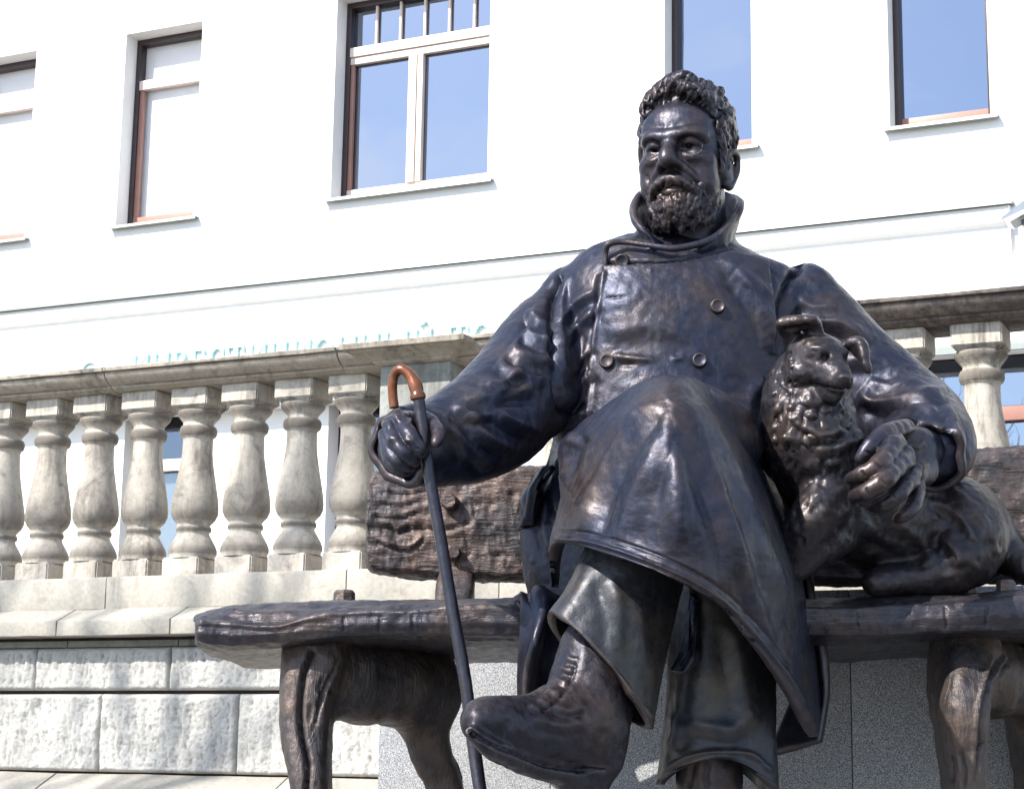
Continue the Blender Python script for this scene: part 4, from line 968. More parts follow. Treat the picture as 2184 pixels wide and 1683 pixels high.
add_part('trouser_leg', shell_tube([(1520, 1100, 4.62), (1528, 1240, 4.62), (1532, 1380, 4.62), (1530, 1500, 4.62), (1526, 1600, 4.62), (1524, 1650, 4.62)], [(.125, .13), (.128, .13), (.128, .13), (.130, .13), (.138, .14), (.146, .15)], .024, 100, 110, up=(0, 1, 0), fold=lambda r, t: .007 * np.sin(3 * t + 3 * r) + .004 * np.sin(6 * t + 4 * r), skew=lambda r, t: np.clip(r - .8, 0, 1) * 5 * .035 * np.cos(2 * t)), M_TROU, man, w_tr2)
# hanging end of cloth between the legs
fl = [[(1470, 1262, 4.50), (1490, 1280, 4.47), (1505, 1270, 4.52)], [(1462, 1320, 4.48), (1486, 1335, 4.43), (1496, 1330, 4.52)], [(1450, 1380, 4.46), (1484, 1395, 4.40), (1500, 1400, 4.52)], [(1428, 1428, 4.46), (1462, 1432, 4.42), (1488, 1418, 4.5)]]
add_part('coat_lining', sheet(fl, 50, 30, .022), M_COAT, man, lambda s: s.noise(14, .005))

# --- boots
def boot1():
    lo = P(960, 1700, 3.9) - .3; hi = P(1420, 1350, 4.6) + .3; f = Field([P(960, 1700, 4.2)[0] - .05, 3.85, P(1000, 1700, 4.2)[2] - .1], [P(1420, 1400, 4.5)[0] + .05, 4.65, P(1200, 1340, 4.4)[2] + .05], .0052)
    Q = lambda u, v, Y, r: (P(u, v, Y), px(r, Y))
    ch = [Q(1275, 1370, 4.40, 66), Q(1268, 1430, 4.39, 72), Q(1255, 1500, 4.37, 80), Q(1250, 1570, 4.36, 78), Q(1255, 1620, 4.36, 60)]
    f.chain([a for a, b in ch], [b for a, b in ch], .03, n=14)
    ch = [Q(1240, 1540, 4.36, 78), Q(1190, 1550, 4.32, 72), Q(1130, 1560, 4.26, 62), Q(1080, 1552, 4.20, 50), Q(1038, 1540, 4.16, 42)]
    f.chain([a for a, b in ch], [b for a, b in ch], .035, n=14)
    f.ell(P(1022, 1534, 4.14), (.040, .052, .040), k=.03)
    # sole: a strap curving under
    ch = [Q(1006, 1562, 4.13, 15), Q(1040, 1590, 4.15, 17), Q(1090, 1615, 4.20, 18), Q(1150, 1640, 4.27, 20), Q(1210, 1652, 4.33, 20), Q(1260, 1655, 4.37, 22)]
    for dy in (-.045, 0, .045): f.chain([a + np.array([0, dy, 0]) for a, b in ch], [b for a, b in ch], .012, n=16)
    ch = [Q(1215, 1672, 4.34, 26), Q(1268, 1672, 4.38, 30)]
    for dy in (-.04, .03): f.chain([a + np.array([0, dy, 0]) for a, b in ch], [b for a, b in ch], .012)
    f.blur(1); return f.poly()
def w_b1(s):
    s.stroke([(1000, 1556), (1040, 1582), (1100, 1606), (1160, 1628), (1230, 1640), (1290, 1640)], 4, -.012, taper=False)
    s.stroke([(1228, 1405), (1218, 1450), (1186, 1496), (1140, 1522)], 3, -.005)
    for i, (u, v) in enumerate(((1215, 1403), (1205, 1425), (1192, 1450), (1176, 1472), (1156, 1492), (1134, 1508))): s.stroke([(u - 8, v - 2), (u + 8, v + 5), (u + 20, v + 6)], 5, .006); s.stroke([(u - 4, v + 11), (u + 16, v + 18)], 3.5, -.003)
    for l, w, h in (([(1170, 1500), (1215, 1515), (1250, 1500)], 10, .006), ([(1140, 1530), (1190, 1545), (1250, 1540)], 12, .004)): s.fold(l, w, h)
    s.refresh(); s.noise(14, .004, 3, 9); s.noise(70, .001, 3, 6)
add_part('boot', boot1(), M_BR, man, w_b1)
f = Field([P(1420, 1600, 4.4)[0], 4.3, pz - .02], [P(1640, 1600, 4.8)[0], 4.9, P(1500, 1560, 4.62)[2]], .007)
c, r = A((1512, 1570, 4.62, 62), (1512, 1640, 4.62, 60), (1510, 1720, 4.62, 58), (1508, 1800, 4.60, 66)); f.chain(c, r, .03, n=10)
b0 = P(1508, 1800, 4.6); b0[2] = pz + .07
f.cone(b0, b0 + np.array([-.05, -.22, 0]), .075, .06, .04); f.cone(b0 + np.array([0, .05, .15]), b0, .085, .085, .03); f.cone(b0 + np.array([0, .05, -.03]), b0 + np.array([-.05, -.22, -.03]), .06, .05, .02); f.blur(1)
add_part('boot', f.poly(), M_BR, man, lambda s: (s.stroke([(1510, 1612), (1506, 1660), (1510, 1683)], 6, -.01), s.stroke([(1480, 1620), (1470, 1683)], 5, -.006), s.noise(14, .003)))
# ---------------------------------------------------------------- head
HO = P(1465, 334, 4.97); HK = .0163
yw, pt = R(24), R(-4)
Hx = np.array([math.cos(yw), -math.sin(yw), 0]); Hy0 = np.array([-math.sin(yw), -math.cos(yw), 0])
Hy = Hy0 * math.cos(pt) + np.array([0, 0, 1]) * math.sin(pt); Hz = np.cross(Hy, Hx) * -1
if Hz[2] < 0: Hz = -Hz
HR = np.array([Hx, Hy, Hz])
def H(x, y, z): return HO + (Hx * x + Hy * y + Hz * z) * HK
lo = HO - .30; hi = HO + .28; lo[2] -= .14
f = Field(lo, hi, .0034)
E_ = lambda c, r, k=1.2, op='add', rot=None: f.ell(H(*c), np.array(r) * HK, HR if rot is None else rot, k * HK, op)
Cn = lambda a, b, ra, rb, k=.8, op='add': f.cone(H(*a), H(*b), ra * HK, rb * HK, k * HK, op)
def Ch(pts, rad, k=.8, op='add', n=None): f.chain([H(*p) for p in pts], np.array(rad) * HK, k * HK, op, n)
E_((0, -1.6, 3.8), (7.3, 9.2, 7.6)); E_((0, 2.2, 1.5), (6.5, 6.0, 6.6), 2); E_((0, 2.6, -3), (6.2, 5.9, 6.2), 2.5); E_((0, 2.6, -8.2), (5.2, 5.6, 4.2), 2.5)
E_((0, 6.2, -10.0), (2.8, 2.4, 2.3), 2); Cn((0, -1.5, -7), (0, -2.5, -19), 5.8, 6.3, 2.5)
E_((0, 6.0, 3.6), (5.6, 2.6, 3.6), 2)                         # forehead
Ch([(-5.3, 6.3, 1.2), (-3.6, 8.1, 1.6), (-1.2, 8.7, 1.2), (0, 8.4, 1.3), (1.2, 8.7, 1.2), (3.6, 8.1, 1.6), (5.3, 6.3, 1.2)], [.6, .9, .95, .8, .95, .9, .6], 1.0, n=20)
for sx in (-1, 1):
    E_((sx * 3.2, 8.7, -.2), (2.0, 1.5, 1.2), .9, 'sub')
    E_((sx * 3.2, 6.45, -.2), (1.35, 1.3, 1.25), .1)
    Ch([(sx * 1.6, 7.5, -.5), (sx * 2.4, 7.95, .15), (sx * 3.4, 7.95, .3), (sx * 4.5, 7.1, -.1)], [.35, .6, .62, .4], .25, n=10)      # upper lid
    Ch([(sx * 1.6, 7.5, -.6), (sx * 2.6, 7.6, -.95), (sx * 3.6, 7.5, -1.0), (sx * 4.6, 6.8, -.5)], [.2, .25, .27, .22], .25, n=10)
    Ch([(sx * 1.9, 7.6, -1.9), (sx * 3.2, 7.7, -2.35), (sx * 4.6, 6.9, -1.8)], [.2, .24, .2], .8, n=8)       # bag
    E_((sx * 3.0, 7.75, -.3), (.6, .5, .52), .1, 'sub')
    E_((sx * 4.7, 5.4, -2.7), (1.9, 2.0, 1.5), 1.6)           # cheekbone
    E_((sx * 4.6, 4.2, -6.0), (2.1, 3.0, 3.2), 1.6)
    Ch([(sx * 1.7, 9.0, -3.6), (sx * 2.9, 8.2, -5.0), (sx * 3.8, 7.2, -6.6)], [.3, .4, .35], .9, n=8)
    E_((sx * 1.45, 9.4, -3.5), (.85, 1.05, .8), .45); E_((sx * .75, 9.9, -4.3), (.45, .6, .35), .25, 'sub')
Ch([(0, 8.3, 1.2), (0, 9.0, -.6), (0, 10.3, -2.1), (0, 10.9, -3.2)], [.9, .85, .95, 1.05], .9, n=16); E_((0, 10.5, -3.5), (1.0, .9, .75), .5)
Ch([(-.55, 8.8, 1.8), (-.5, 8.7, 3.0), (-.6, 8.5, 3.8)], [.22, .2, .1], .5); Ch([(.5, 8.8, 1.8), (.5, 8.7, 3.0), (.5, 8.5, 3.8)], [.22, .2, .1], .5)
E_((0, 8.2, -6.4), (2.8, 1.3, 1.2), 1.2); Ch([(-2.1, 8.2, -7.1), (-.7, 8.8, -6.9), (0, 8.75, -6.95), (.7, 8.8, -6.9), (2.1, 8.2, -7.1)], [.3, .4, .38, .4, .3], .4, n=12)
Ch([(-2.0, 8.3, -7.9), (0, 8.9, -8.05), (2.0, 8.3, -7.9)], [.3, .5, .3], .35, n=10); Ch([(-2.2, 8.8, -7.5), (0, 9.5, -7.45), (2.2, 8.8, -7.5)], [.12, .16, .12], .15, 'sub', n=10)
# ears
for sx in (-1, 1):
    E_((sx * 6.8, -.5, -3.2), (1.0, 2.7, 3.1), .5)
    Ch([(sx * 7.0, 1.2, -2.4), (sx * 7.5, .7, -.6), (sx * 7.9, -1.0, 0), (sx * 8.1, -2.4, -.7), (sx * 8.0, -2.6, -2.8), (sx * 7.6, -1.5, -5.0), (sx * 7.2, -.2, -6.2), (sx * 6.8, .9, -5.7)], [.35, .42, .45, .45, .42, .42, .6, .4], .35, n=26)
    E_((sx * 8.6, -.4, -2.6), (.8, .9, 1.6), .3, 'sub'); E_((sx * 7.6, 1.0, -2.6), (.5, .5, .7), .4)
f.blur(1)
def w_head(s):
    s.noise(16, .0018, 3, 3); s.noise(70, .0006, 2, 4)
    s.stroke([(1378, 372), (1388, 400), (1384, 430)], 5, -.004); s.stroke([(1462, 362), (1490, 400), (1498, 430)], 6, -.005)
head, head_s = add_part('head', f.poly(), M_SKIN, man, w_head)
hbv = BVHTree.FromPolygons(head_s.V.tolist(), head_s.F.tolist())
# --- hair: wavy locks swept back
rnd = random.Random(11)
f = Field(HO - .24 + np.array([0, 0, .02]), HO + .30, .0036)
E_((0, -2.3, 3.9), (7.6, 9.3, 7.8), .6)
E_((0, 9.5, 1.2), (9.0, 6.6, 7.0), .8, 'sub'); E_((0, 6.0, -8), (9.5, 7.4, 9.4), .8, 'sub')
def skull(x, y, z, lift=0):
    d = np.array([x, y + 2.0, z - 3.6]); q = math.sqrt((d[0] / 7.6) ** 2 + (d[1] / 9.3) ** 2 + (d[2] / 8.0) ** 2)
    d = d / q; n = d / np.linalg.norm(d); d = d + n * lift; return (d[0], d[1] - 2.0, d[2] + 3.6)
hairline = [(-6.6, 3.4, 3.4), (-5.9, 4.8, 5.6), (-4.8, 5.6, 7.4), (-3.4, 6.0, 8.8), (-1.9, 6.0, 9.2), (-.4, 5.9, 9.3), (1.1, 5.8, 9.4), (2.5, 5.7, 9.0), (3.8, 5.6, 8.0), (4.9, 5.2, 6.6), (5.8, 4.4, 5.2), (6.5, 3.4, 3.6)]
E_((.3, 1.5, 8.0), (6.3, 5.2, 3.6), 2.0); E_((0, -3, 7.0), (7.0, 7.0, 5.5), 2.5)
for i, h in enumerate(hairline):                                  # waves rising from the hairline
    big = 2 < i < 10
    for j in range(3):
        x0 = h[0] + rnd.uniform(-.4, .4); ph = rnd.uniform(0, 6.28); pts = []; rad = []
        for t in np.linspace(0, 1, 10):
            yy = h[1] + .2 - j * 2.4 - t * 4.5; bulge = math.sin(math.pi * min(1, t * 1.15 + .08))
            q = skull(x0 * (1 + .12 * t) + .5 * math.sin(ph + 3.5 * t), yy, h[2] + 4.0 * math.sin(min((j * 2.4 + t * 4.5) / 8, 1) * 1.5), (1.3 if big else .5) * bulge + .15); pts.append(q); rad.append((.95 if big else .7) * (1 - .5 * t))
        Ch(pts, rad, .55)
# the curl over the forehead and the crest of waves
Ch([(1.4, 6.8, 9.6), (2.2, 8.0, 9.9), (3.3, 8.1, 9.2), (3.6, 7.3, 8.4), (3.0, 6.9, 8.2)], [1.0, .95, .85, .75, .5], .3, n=18)
Ch([(-.6, 6.4, 9.8), (.4, 6.9, 11.2), (2.2, 6.5, 11.7), (3.6, 5.9, 10.6), (4.0, 5.9, 9.2)], [.9, 1.1, 1.15, 1.0, .7], .3, n=18)
Ch([(3.8, 6.4, 9.6), (4.9, 6.2, 8.9), (5.2, 5.7, 7.6), (4.7, 5.9, 6.9)], [.9, .9, .75, .45], .3, n=14)
Ch([(-1.6, 6.6, 9.3), (-1.8, 6.3, 10.8), (-.8, 5.2, 12.1), (.8, 4.0, 12.8)], [.6, .85, 1.0, .9], .3, n=14)
Ch([(-3.0, 6.3, 8.9), (-3.3, 5.7, 10.3), (-2.7, 4.6, 11.4), (-1.4, 3.2, 12.2)], [.55, .8, .95, .8], .3, n=14)
Ch([(-4.3, 5.9, 8.0), (-4.8, 5.3, 9.2), (-4.4, 4.1, 10.4), (-3.4, 2.6, 11.3)], [.5, .8, .9, .7], .3, n=14)
Ch([(-5.5, 5.2, 6.4), (-6.0, 4.6, 7.6), (-5.9, 3.4, 8.9), (-5.2, 2.0, 10.0)], [.5, .75, .85, .7], .3, n=14)
for k in range(70):                                              # sides and back: short tufts
    sx = rnd.choice((1, 1, 1, -1)); y = rnd.uniform(-9, 3.6); z = rnd.uniform(-4.5, 8.5)
    if y > -1.2 and z < -1.5 or (y > .8 and z < .2): continue
    if abs(y + .8) < 2.6 and z < 1.2: continue
    q = skull(sx * 8, y, z, .05); q2 = skull(sx * 8, y - rnd.uniform(1.0, 2.0), z - rnd.uniform(.6, 2.0), .12); q3 = skull(sx * 8, y - rnd.uniform(1.8, 3.0), z - rnd.uniform(2.0, 3.2), .1)
    Ch([q, q2, q3], [.25, .34, .1], .45)
for sx in (-1, 1):                                                # temples down to the sideburn
    Ch([(sx * 6.4, 3.6, 3.2), (sx * 6.9, 2.6, .8), (sx * 6.9, 2.3, -1.8), (sx * 6.6, 2.6, -4.0)], [.8, .85, .7, .5], .3, n=12); Ch([(sx * 6.9, 1.9, 3.4), (sx * 7.3, 1.2, 1.4)], [.9, .7], .3)
def w_hair(s):
    for k in range(330):
        u = rnd.uniform(1362, 1580); v = rnd.uniform(158, 345)
        if u < 1500 and v < 262: L_ = rnd.uniform(16, 30); a = -1.45 + (u - 1420) * .006 + rnd.uniform(-.25, .25); b = a + rnd.uniform(.3, .8)
        else: L_ = rnd.uniform(14, 28); a = 1.0 + rnd.uniform(-.35, .35); b = a + .4
        s.stroke([(u, v), (u + math.cos(a) * L_ * .5, v + math.sin(a) * L_ * .5), (u + math.cos(a) * L_ * .5 + math.cos(b) * L_ * .5, v + math.sin(a) * L_ * .5 + math.sin(b) * L_ * .5)], rnd.uniform(1.8, 3.0), rnd.choice((-.0045, -.0035, -.0035, .0025)))
    s.noise(120, .001, 2, 5)
add_part('hair', f.poly(), M_BR, man, w_hair)
# --- beard and moustache
def w_beard(s):
    for k in range(230):
        u = rnd.uniform(1362, 1540); v = rnd.uniform(385, 480); a = (1432 - u) * .06; s.stroke([(u, v), (u + a + rnd.uniform(-4, 4), v + rnd.uniform(8, 16))], rnd.uniform(1.4, 2.2), rnd.choice((-.003, -.0025, .002)))
    s.noise(110, .001, 2, 5)
f = Field(H(0, 5, -9) - .17, H(0, 5, -9) + .17, .0034)
E_((0, 5.0, -10.6), (4.2, 4.0, 3.4), .5); E_((0, 3.0, -9.5), (5.7, 5.0, 3.2), 1.0); E_((0, 7.6, -10.4), (2.8, 2.6, 2.6), 1.0)
for sx in (-1, 1): E_((sx * 5.3, 2.4, -7.0), (1.25, 2.6, 3.6), 1.0)
E_((0, 9.4, -7.6), (2.4, 1.6, 1.25), .4, 'sub')
for k in range(170):
    th = rnd.uniform(-1.5, 1.5); z = rnd.uniform(-13.2, -6.2) if abs(th) > .75 else rnd.uniform(-13.4, -9.2)
    rr = 1 - max(0, (-z - 10.2) / 5.2) ** 2; x = 5.4 * math.sin(th) * rr ** .5; y = 3.2 + (6.2 * math.cos(th)) * rr ** .5
    ln = rnd.uniform(.9, 2.0); dx = rnd.uniform(-.5, .5)
    Ch([(x * .97, y - .3, z + ln * .8), (x * .98 + dx, y - .12, z - ln * .1), (x * .98 + dx * 1.4, y - .25, z - ln * 1.0)], [.2, rnd.uniform(.3, .42), .12], .6)
for sx in (-1, 1):
    for j in range(9):
        a = j / 8; Ch([(sx * (.35 + a * 1.6), 9.9 - a * .5, -5.75 - a * .3), (sx * (1.4 + a * 1.8), 9.9 - a * .9, -6.7 - a * .5), (sx * (2.6 + a * 1.4), 8.6 - a * .8, -7.9 - a * .8)], [.2, .34, .15], .2, n=8)
    Ch([(sx * .4, 9.6, -5.9), (sx * 2.0, 9.2, -6.5), (sx * 3.4, 7.9, -8.0), (sx * 3.8, 7.2, -9.2)], [.62, .72, .5, .3], .3, n=12)
E_((0, 8.9, -6.3), (2.6, 1.3, .95), .4)
for j in range(12): x = -2.2 + j * .4; Ch([(x * .6, 9.7, -5.8), (x * 1.1, 9.75 - abs(x) * .15, -6.5), (x * 1.3, 9.6 - abs(x) * .25, -7.3)], [.2, .4, .22], .15)
for j in range(9): x = -1.6 + j * .4; Ch([(x, 9.0, -9.0), (x * 1.1, 9.7, -9.9), (x * 1.2, 9.4, -11.4)], [.25, .42, .2], .2)
add_part('beard', f.poly(), M_BR, man, w_beard)
# --- pince-nez: only its lower rims and bridge show
f = Field(H(0, 8, -1) - .11, H(0, 8, -1) + .11, .0026)
for sx in (-1, 1):
    th = np.linspace(-2.9, .1, 20)
    Ch([(sx * (3.3 + 1.95 * math.cos(a)), 8.5 - .10 * (1.95 * math.cos(a)) ** 2 - (.5 if math.cos(a) > 0 else 0) * math.cos(a), -.6 + 1.75 * math.sin(a)) for a in th], [.10] * 20, .05)
Ch([(-1.4, 8.6, -.4), (0, 9.7, -.05), (1.4, 8.6, -.4)], [.14] * 3, .05, n=9)
add_part('pince_nez', f.poly(), M_BR, man)

# ---------------------------------------------------------------- hands
def hand(lo, hi, masses, fingers, name, work=None, h=.0036):
    f = Field(np.array(lo), np.array(hi), h)
    for c_, r_, k in masses: f.chain([P(*p) for p in c_], r_, k, n=8 if len(c_) > 2 else None)
    for pts, rad in fingers:
        c_ = [P(*p) for p in pts]; g = Field(np.array(lo), np.array(hi), h); rad = [q * .9 for q in rad]; g.chain(c_, rad, .008, n=3 * len(pts))
        for q, rr in list(zip(c_, rad))[1:-1]: g.ell(q, (rr * 1.08,) * 3, k=.006)
        k = .005; hh = np.maximum(k - abs(f.a - g.a), 0) / k; f.a = np.minimum(f.a, g.a) - hh * hh * k * .25
    return add_part(name, f.poly(), M_SKIN, man, work)
def box_of(u0, u1, v0, v1, y0, y1):
    q = np.array([P(u, v, y) for u in (u0, u1) for v in (v0, v1) for y in (y0, y1)]); return q.min(0), q.max(0)
m = lambda n, Y=4.5: n * Y / 4000
# his right hand closing on the cane: back of the hand up-left, fingers over the front
lo, hi = box_of(790, 980, 850, 1030, 4.25, 4.75)
def w_h1(s):
    for u, v in ((842, 890), (868, 884), (825, 905), (838, 935), (872, 938)): s.stroke([(u - 5, v), (u + 5, v + 1)], 6, .005, taper=False)
    for l in ([(850, 902), (846, 880)], [(872, 905), (880, 885)]): s.stroke(l, 3, .004)
    for l in ([(868, 930), (882, 934)], [(884, 956), (896, 958)], [(900, 972), (908, 966)]): s.stroke(l, 1.8, -.003)
    s.noise(40, .0010, 2, 5)
hand(lo, hi, [([(905, 950, 4.62), (885, 935, 4.58), (866, 918, 4.55)], [m(46), m(42), m(32)], .02), ([(880, 960, 4.56), (850, 950, 4.52)], [m(44), m(36)], .02), ([(900, 905, 4.54), (855, 900, 4.50)], [m(26), m(24)], .02)],
     [([(852, 893, 4.50), (872, 925, 4.43), (892, 955, 4.42), (905, 966, 4.44)], [m(20), m(17.5), m(15.5), m(12.5)]),
      ([(832, 905, 4.50), (842, 940, 4.44), (862, 965, 4.42), (884, 985, 4.44)], [m(19.5), m(17), m(15), m(12)]),
      ([(822, 928, 4.52), (830, 962, 4.47), (848, 984, 4.45), (872, 998, 4.46)], [m(18), m(15.5), m(14), m(11)]),
      ([(824, 955, 4.54), (832, 982, 4.50), (850, 1000, 4.48), (868, 1006, 4.49)], [m(16), m(14), m(12), m(10)]),
      ([(895, 890, 4.54), (922, 905, 4.50), (936, 925, 4.45), (930, 945, 4.42)], [m(19), m(18), m(15), m(12)])], 'hand', w_h1)
# his left hand spread over the dog
lo, hi = box_of(1770, 2000, 880, 1130, 4.2, 4.9)
def w_h2(s):
    for u, v in ((1905, 935), (1940, 950), (1955, 990), (1950, 1030)): s.stroke([(u - 8, v), (u + 8, v + 2)], 9, .007, taper=False)
    for l in ([(1868, 985), (1880, 1002)], [(1880, 1018), (1892, 1036)], [(1836, 1002), (1846, 1018)], [(1845, 1040), (1856, 1058)], [(1900, 1050), (1912, 1064)], [(1846, 962), (1860, 970)]): s.stroke(l, 2.4, -.004)
    for l in ([(1915, 925), (1955, 915)], [(1950, 960), (1975, 945)], [(1960, 1000), (1980, 985)]): s.stroke(l, 5, .005)
    s.noise(40, .0012, 2, 5)
hand(lo, hi, [([(1985, 950, 4.74), (1955, 965, 4.65), (1930, 972, 4.60)], [m(50), m(46), m(36)], .02), ([(1960, 1000, 4.62), (1940, 1010, 4.57)], [m(44), m(36)], .02), ([(1920, 925, 4.58), (1960, 945, 4.62)], [m(26), m(34)], .02)],
     [([(1908, 945, 4.50), (1876, 990, 4.40), (1840, 1010, 4.40), (1812, 1022, 4.43)], [m(25), m(21), m(17), m(12.5)]),
      ([(1930, 975, 4.50), (1890, 1020, 4.39), (1850, 1048, 4.39), (1820, 1058, 4.43)], [m(25), m(21), m(18), m(13.5)]),
      ([(1946, 1010, 4.52), (1920, 1050, 4.43), (1888, 1074, 4.43), (1862, 1082, 4.46)], [m(22), m(18.5), m(15.5), m(12)]),
      ([(1958, 1040, 4.56), (1950, 1076, 4.50), (1930, 1098, 4.48), (1912, 1106, 4.50)], [m(19), m(16), m(13.5), m(10.5)]),
      ([(1930, 915, 4.58), (1886, 925, 4.50), (1858, 950, 4.46), (1834, 978, 4.46)], [m(25), m(21), m(18), m(13)])], 'hand', w_h2)

# ---------------------------------------------------------------- the cane
cane = empty('cane', P(1030, 1760, 4.28)); tag(cane, 'dark walking cane with worn copper coloured crook in the right hand of the seated man', 'cane')
V, F = tube([(893, 850, 4.475), (903, 930, 4.465), (915, 1010, 4.46), (940, 1150, 4.44), (965, 1300, 4.42), (992, 1450, 4.40), (1012, 1600, 4.38), (1024, 1683, 4.36), (1045, 1810, 4.34)], [(m(12.5),) * 2, (m(13),) * 2, (m(13),) * 2, (m(13),) * 2, (m(13.2),) * 2, (m(13.4),) * 2, (m(13.6),) * 2, (m(13.6),) * 2, (m(12.5),) * 2], 120, 32, up=(0, 1, 0))
add_part('shaft', (V, F), M_CANE, cane, lambda s: s.noise(12, .0007))
V, F = tube([(892, 852, 4.475), (886, 822, 4.48), (874, 800, 4.485), (856, 788, 4.49), (842, 798, 4.50), (837, 820, 4.505), (838, 848, 4.51), (841, 870, 4.51)], [(m(13),) * 2, (m(15),) * 2, (m(12.5),) * 2, (m(11.5),) * 2, (m(11),) * 2, (m(11),) * 2, (m(10.5),) * 2, (m(10.5),) * 2], 90, 30, up=(0, 1, 0))
add_part('crook', (V, F), M_COPPER, cane, lambda s: (s.noise(12, .001), s.stroke([(880, 842), (900, 846)], 3, .004)))
V, F = tube([(892, 852, 4.475), (891, 845, 4.475), (889, 836, 4.478)], [(m(16),) * 2, (m(17),) * 2, (m(14),) * 2], 8, 30, up=(0, 1, 0))
add_part('ferrule', (V, F), M_COPPER, cane)
# ---------------------------------------------------------------- the dog
dog = empty('statue_of_dog', P(1880, 1262, 5.0)); tag(dog, 'small bronze dog statue with folded ears lying on the bench under a hand', 'dog statue')
lo, hi = box_of(1610, 2240, 655, 1290, 4.2, 5.35)
f = Field(lo, hi, .0062)
def D(*pts, k=.03, n=None, op='add'): f.chain([P(*p[:3]) for p in pts], [m(p[3], p[2]) for p in pts], k, n=n, op=op)
D((1730, 950, 4.66, 82), (1765, 1010, 4.72, 96), (1840, 1080, 4.82, 110), (1930, 1120, 4.92, 112), (2020, 1130, 4.98, 108), (2062, 1150, 5.0, 92), k=.04, n=20)     # trunk
D((1728, 815, 4.70, 60), (1722, 870, 4.67, 78), (1732, 950, 4.66, 90), k=.04, n=10)                                                       # neck
D((2030, 1110, 4.90, 92), (2060, 1150, 4.86, 80), (2040, 1200, 4.82, 54), (1980, 1228, 4.80, 34), (1900, 1240, 4.78, 24), (1862, 1244, 4.76, 22), k=.03, n=18)    # haunch and hind leg
D((1800, 1120, 4.70, 48), (1760, 1150, 4.66, 38), (1718, 1180, 4.64, 32), (1690, 1210, 4.64, 28), k=.03, n=10)                             # forelegs over the lap
D((1770, 1060, 4.62, 52), (1730, 1110, 4.6, 40), (1690, 1160, 4.62, 30), k=.03, n=8)
D((2090, 1160, 5.0, 44), (2135, 1172, 4.98, 34), (2170, 1200, 4.92, 26), (2210, 1225, 4.88, 20), k=.03, n=10)                              # tail
f.blur(2)
def w_dog(s):
    for l, w, h in (([(1960, 1020), (2030, 1050), (2090, 1100), (2115, 1160)], 14, .010), ([(1990, 1060), (2050, 1100), (2085, 1160)], 12, .010), ([(1900, 1110), (1960, 1150), (1990, 1200)], 16, .012), ([(2000, 1140), (2040, 1180), (2040, 1210)], 14, .014), ([(1820, 1100), (1880, 1140), (1960, 1180)], 16, .010),
                    ([(1740, 960), (1800, 950), (1850, 930)], 12, .012), ([(1760, 990), (1800, 980)], 9, .010), ([(1700, 900), (1750, 930), (1800, 915)], 12, .014), ([(1690, 880), (1680, 940)], 10, .012)): s.fold(l, w, h)
    r_ = random.Random(3)
    for k in range(150):
        u = r_.uniform(1640, 1835); v = r_.uniform(820, 1180); L_ = r_.uniform(10, 26); s.stroke([(u, v), (u + r_.uniform(-8, 8), v + L_)], r_.uniform(3, 5.5), r_.choice((-1, 1)) * r_.uniform(.002, .0045))
    for k in range(50):
        u = r_.uniform(1700, 2130); v = r_.uniform(1080, 1240); s.stroke([(u, v), (u + r_.uniform(4, 16), v + r_.uniform(6, 18))], r_.uniform(3, 5), r_.choice((-1, 1)) * r_.uniform(.0015, .003))
    s.refresh(); s.noise(22, .002, 3, 3); s.noise(60, .0016, 2, 5)
add_part('body', f.poly(), M_DOG, dog, w_dog)
# head, finer
lo, hi = box_of(1615, 1890, 650, 960, 4.3, 4.95)
f = Field(lo, hi, .0036)
DO = P(1744, 772, 4.585); dy_, dp = R(27), R(-20)
dR = np.array([math.cos(dy_), math.sin(dy_), 0]); dF = np.array([math.sin(dy_) * math.cos(dp), -math.cos(dy_) * math.cos(dp), math.sin(dp)]); dU = np.cross(dR, dF); dU = dU if dU[2] > 0 else -dU; DR = np.array([dR, dF, dU])
def K(x, y, z): return DO + (dR * x + dF * y + dU * z) * .0107
def KE(c, r, k=1.0, op='add'): f.ell(K(*c), np.array(r) * .0107, DR, k * .01, op)
def KC(pts, rad, k=.8, op='add', n=None): f.chain([K(*p) for p in pts], np.array(rad) * .0107, k * .01, op, n)
KE((0, -1.2, .6), (6.9, 6.8, 6.2)); KE((0, 1.5, 2.2), (5.6, 5.4, 4.2), 1.5); KE((-4.2, 0, -3.2), (3.4, 4.4, 3.8), 2); KE((4.2, 0, -3.2), (3.2, 4.4, 3.8), 2)
KC([(0, 3.2, -1.0), (0, 6.5, -1.9), (0, 10.0, -2.6)], [4.6, 3.6, 2.7], 1.5, n=8)
KC([(-1.5, 6, -2.6), (-1.5, 9.6, -3.2)], [2.4, 1.9], .8); KC([(1.5, 6, -2.6), (1.5, 9.6, -3.2)], [2.4, 1.9], .8)
KC([(0, 2, -5.6), (0, 6, -6.3), (0, 9.0, -6.2)], [3.4, 2.6, 1.7], .8, n=8)
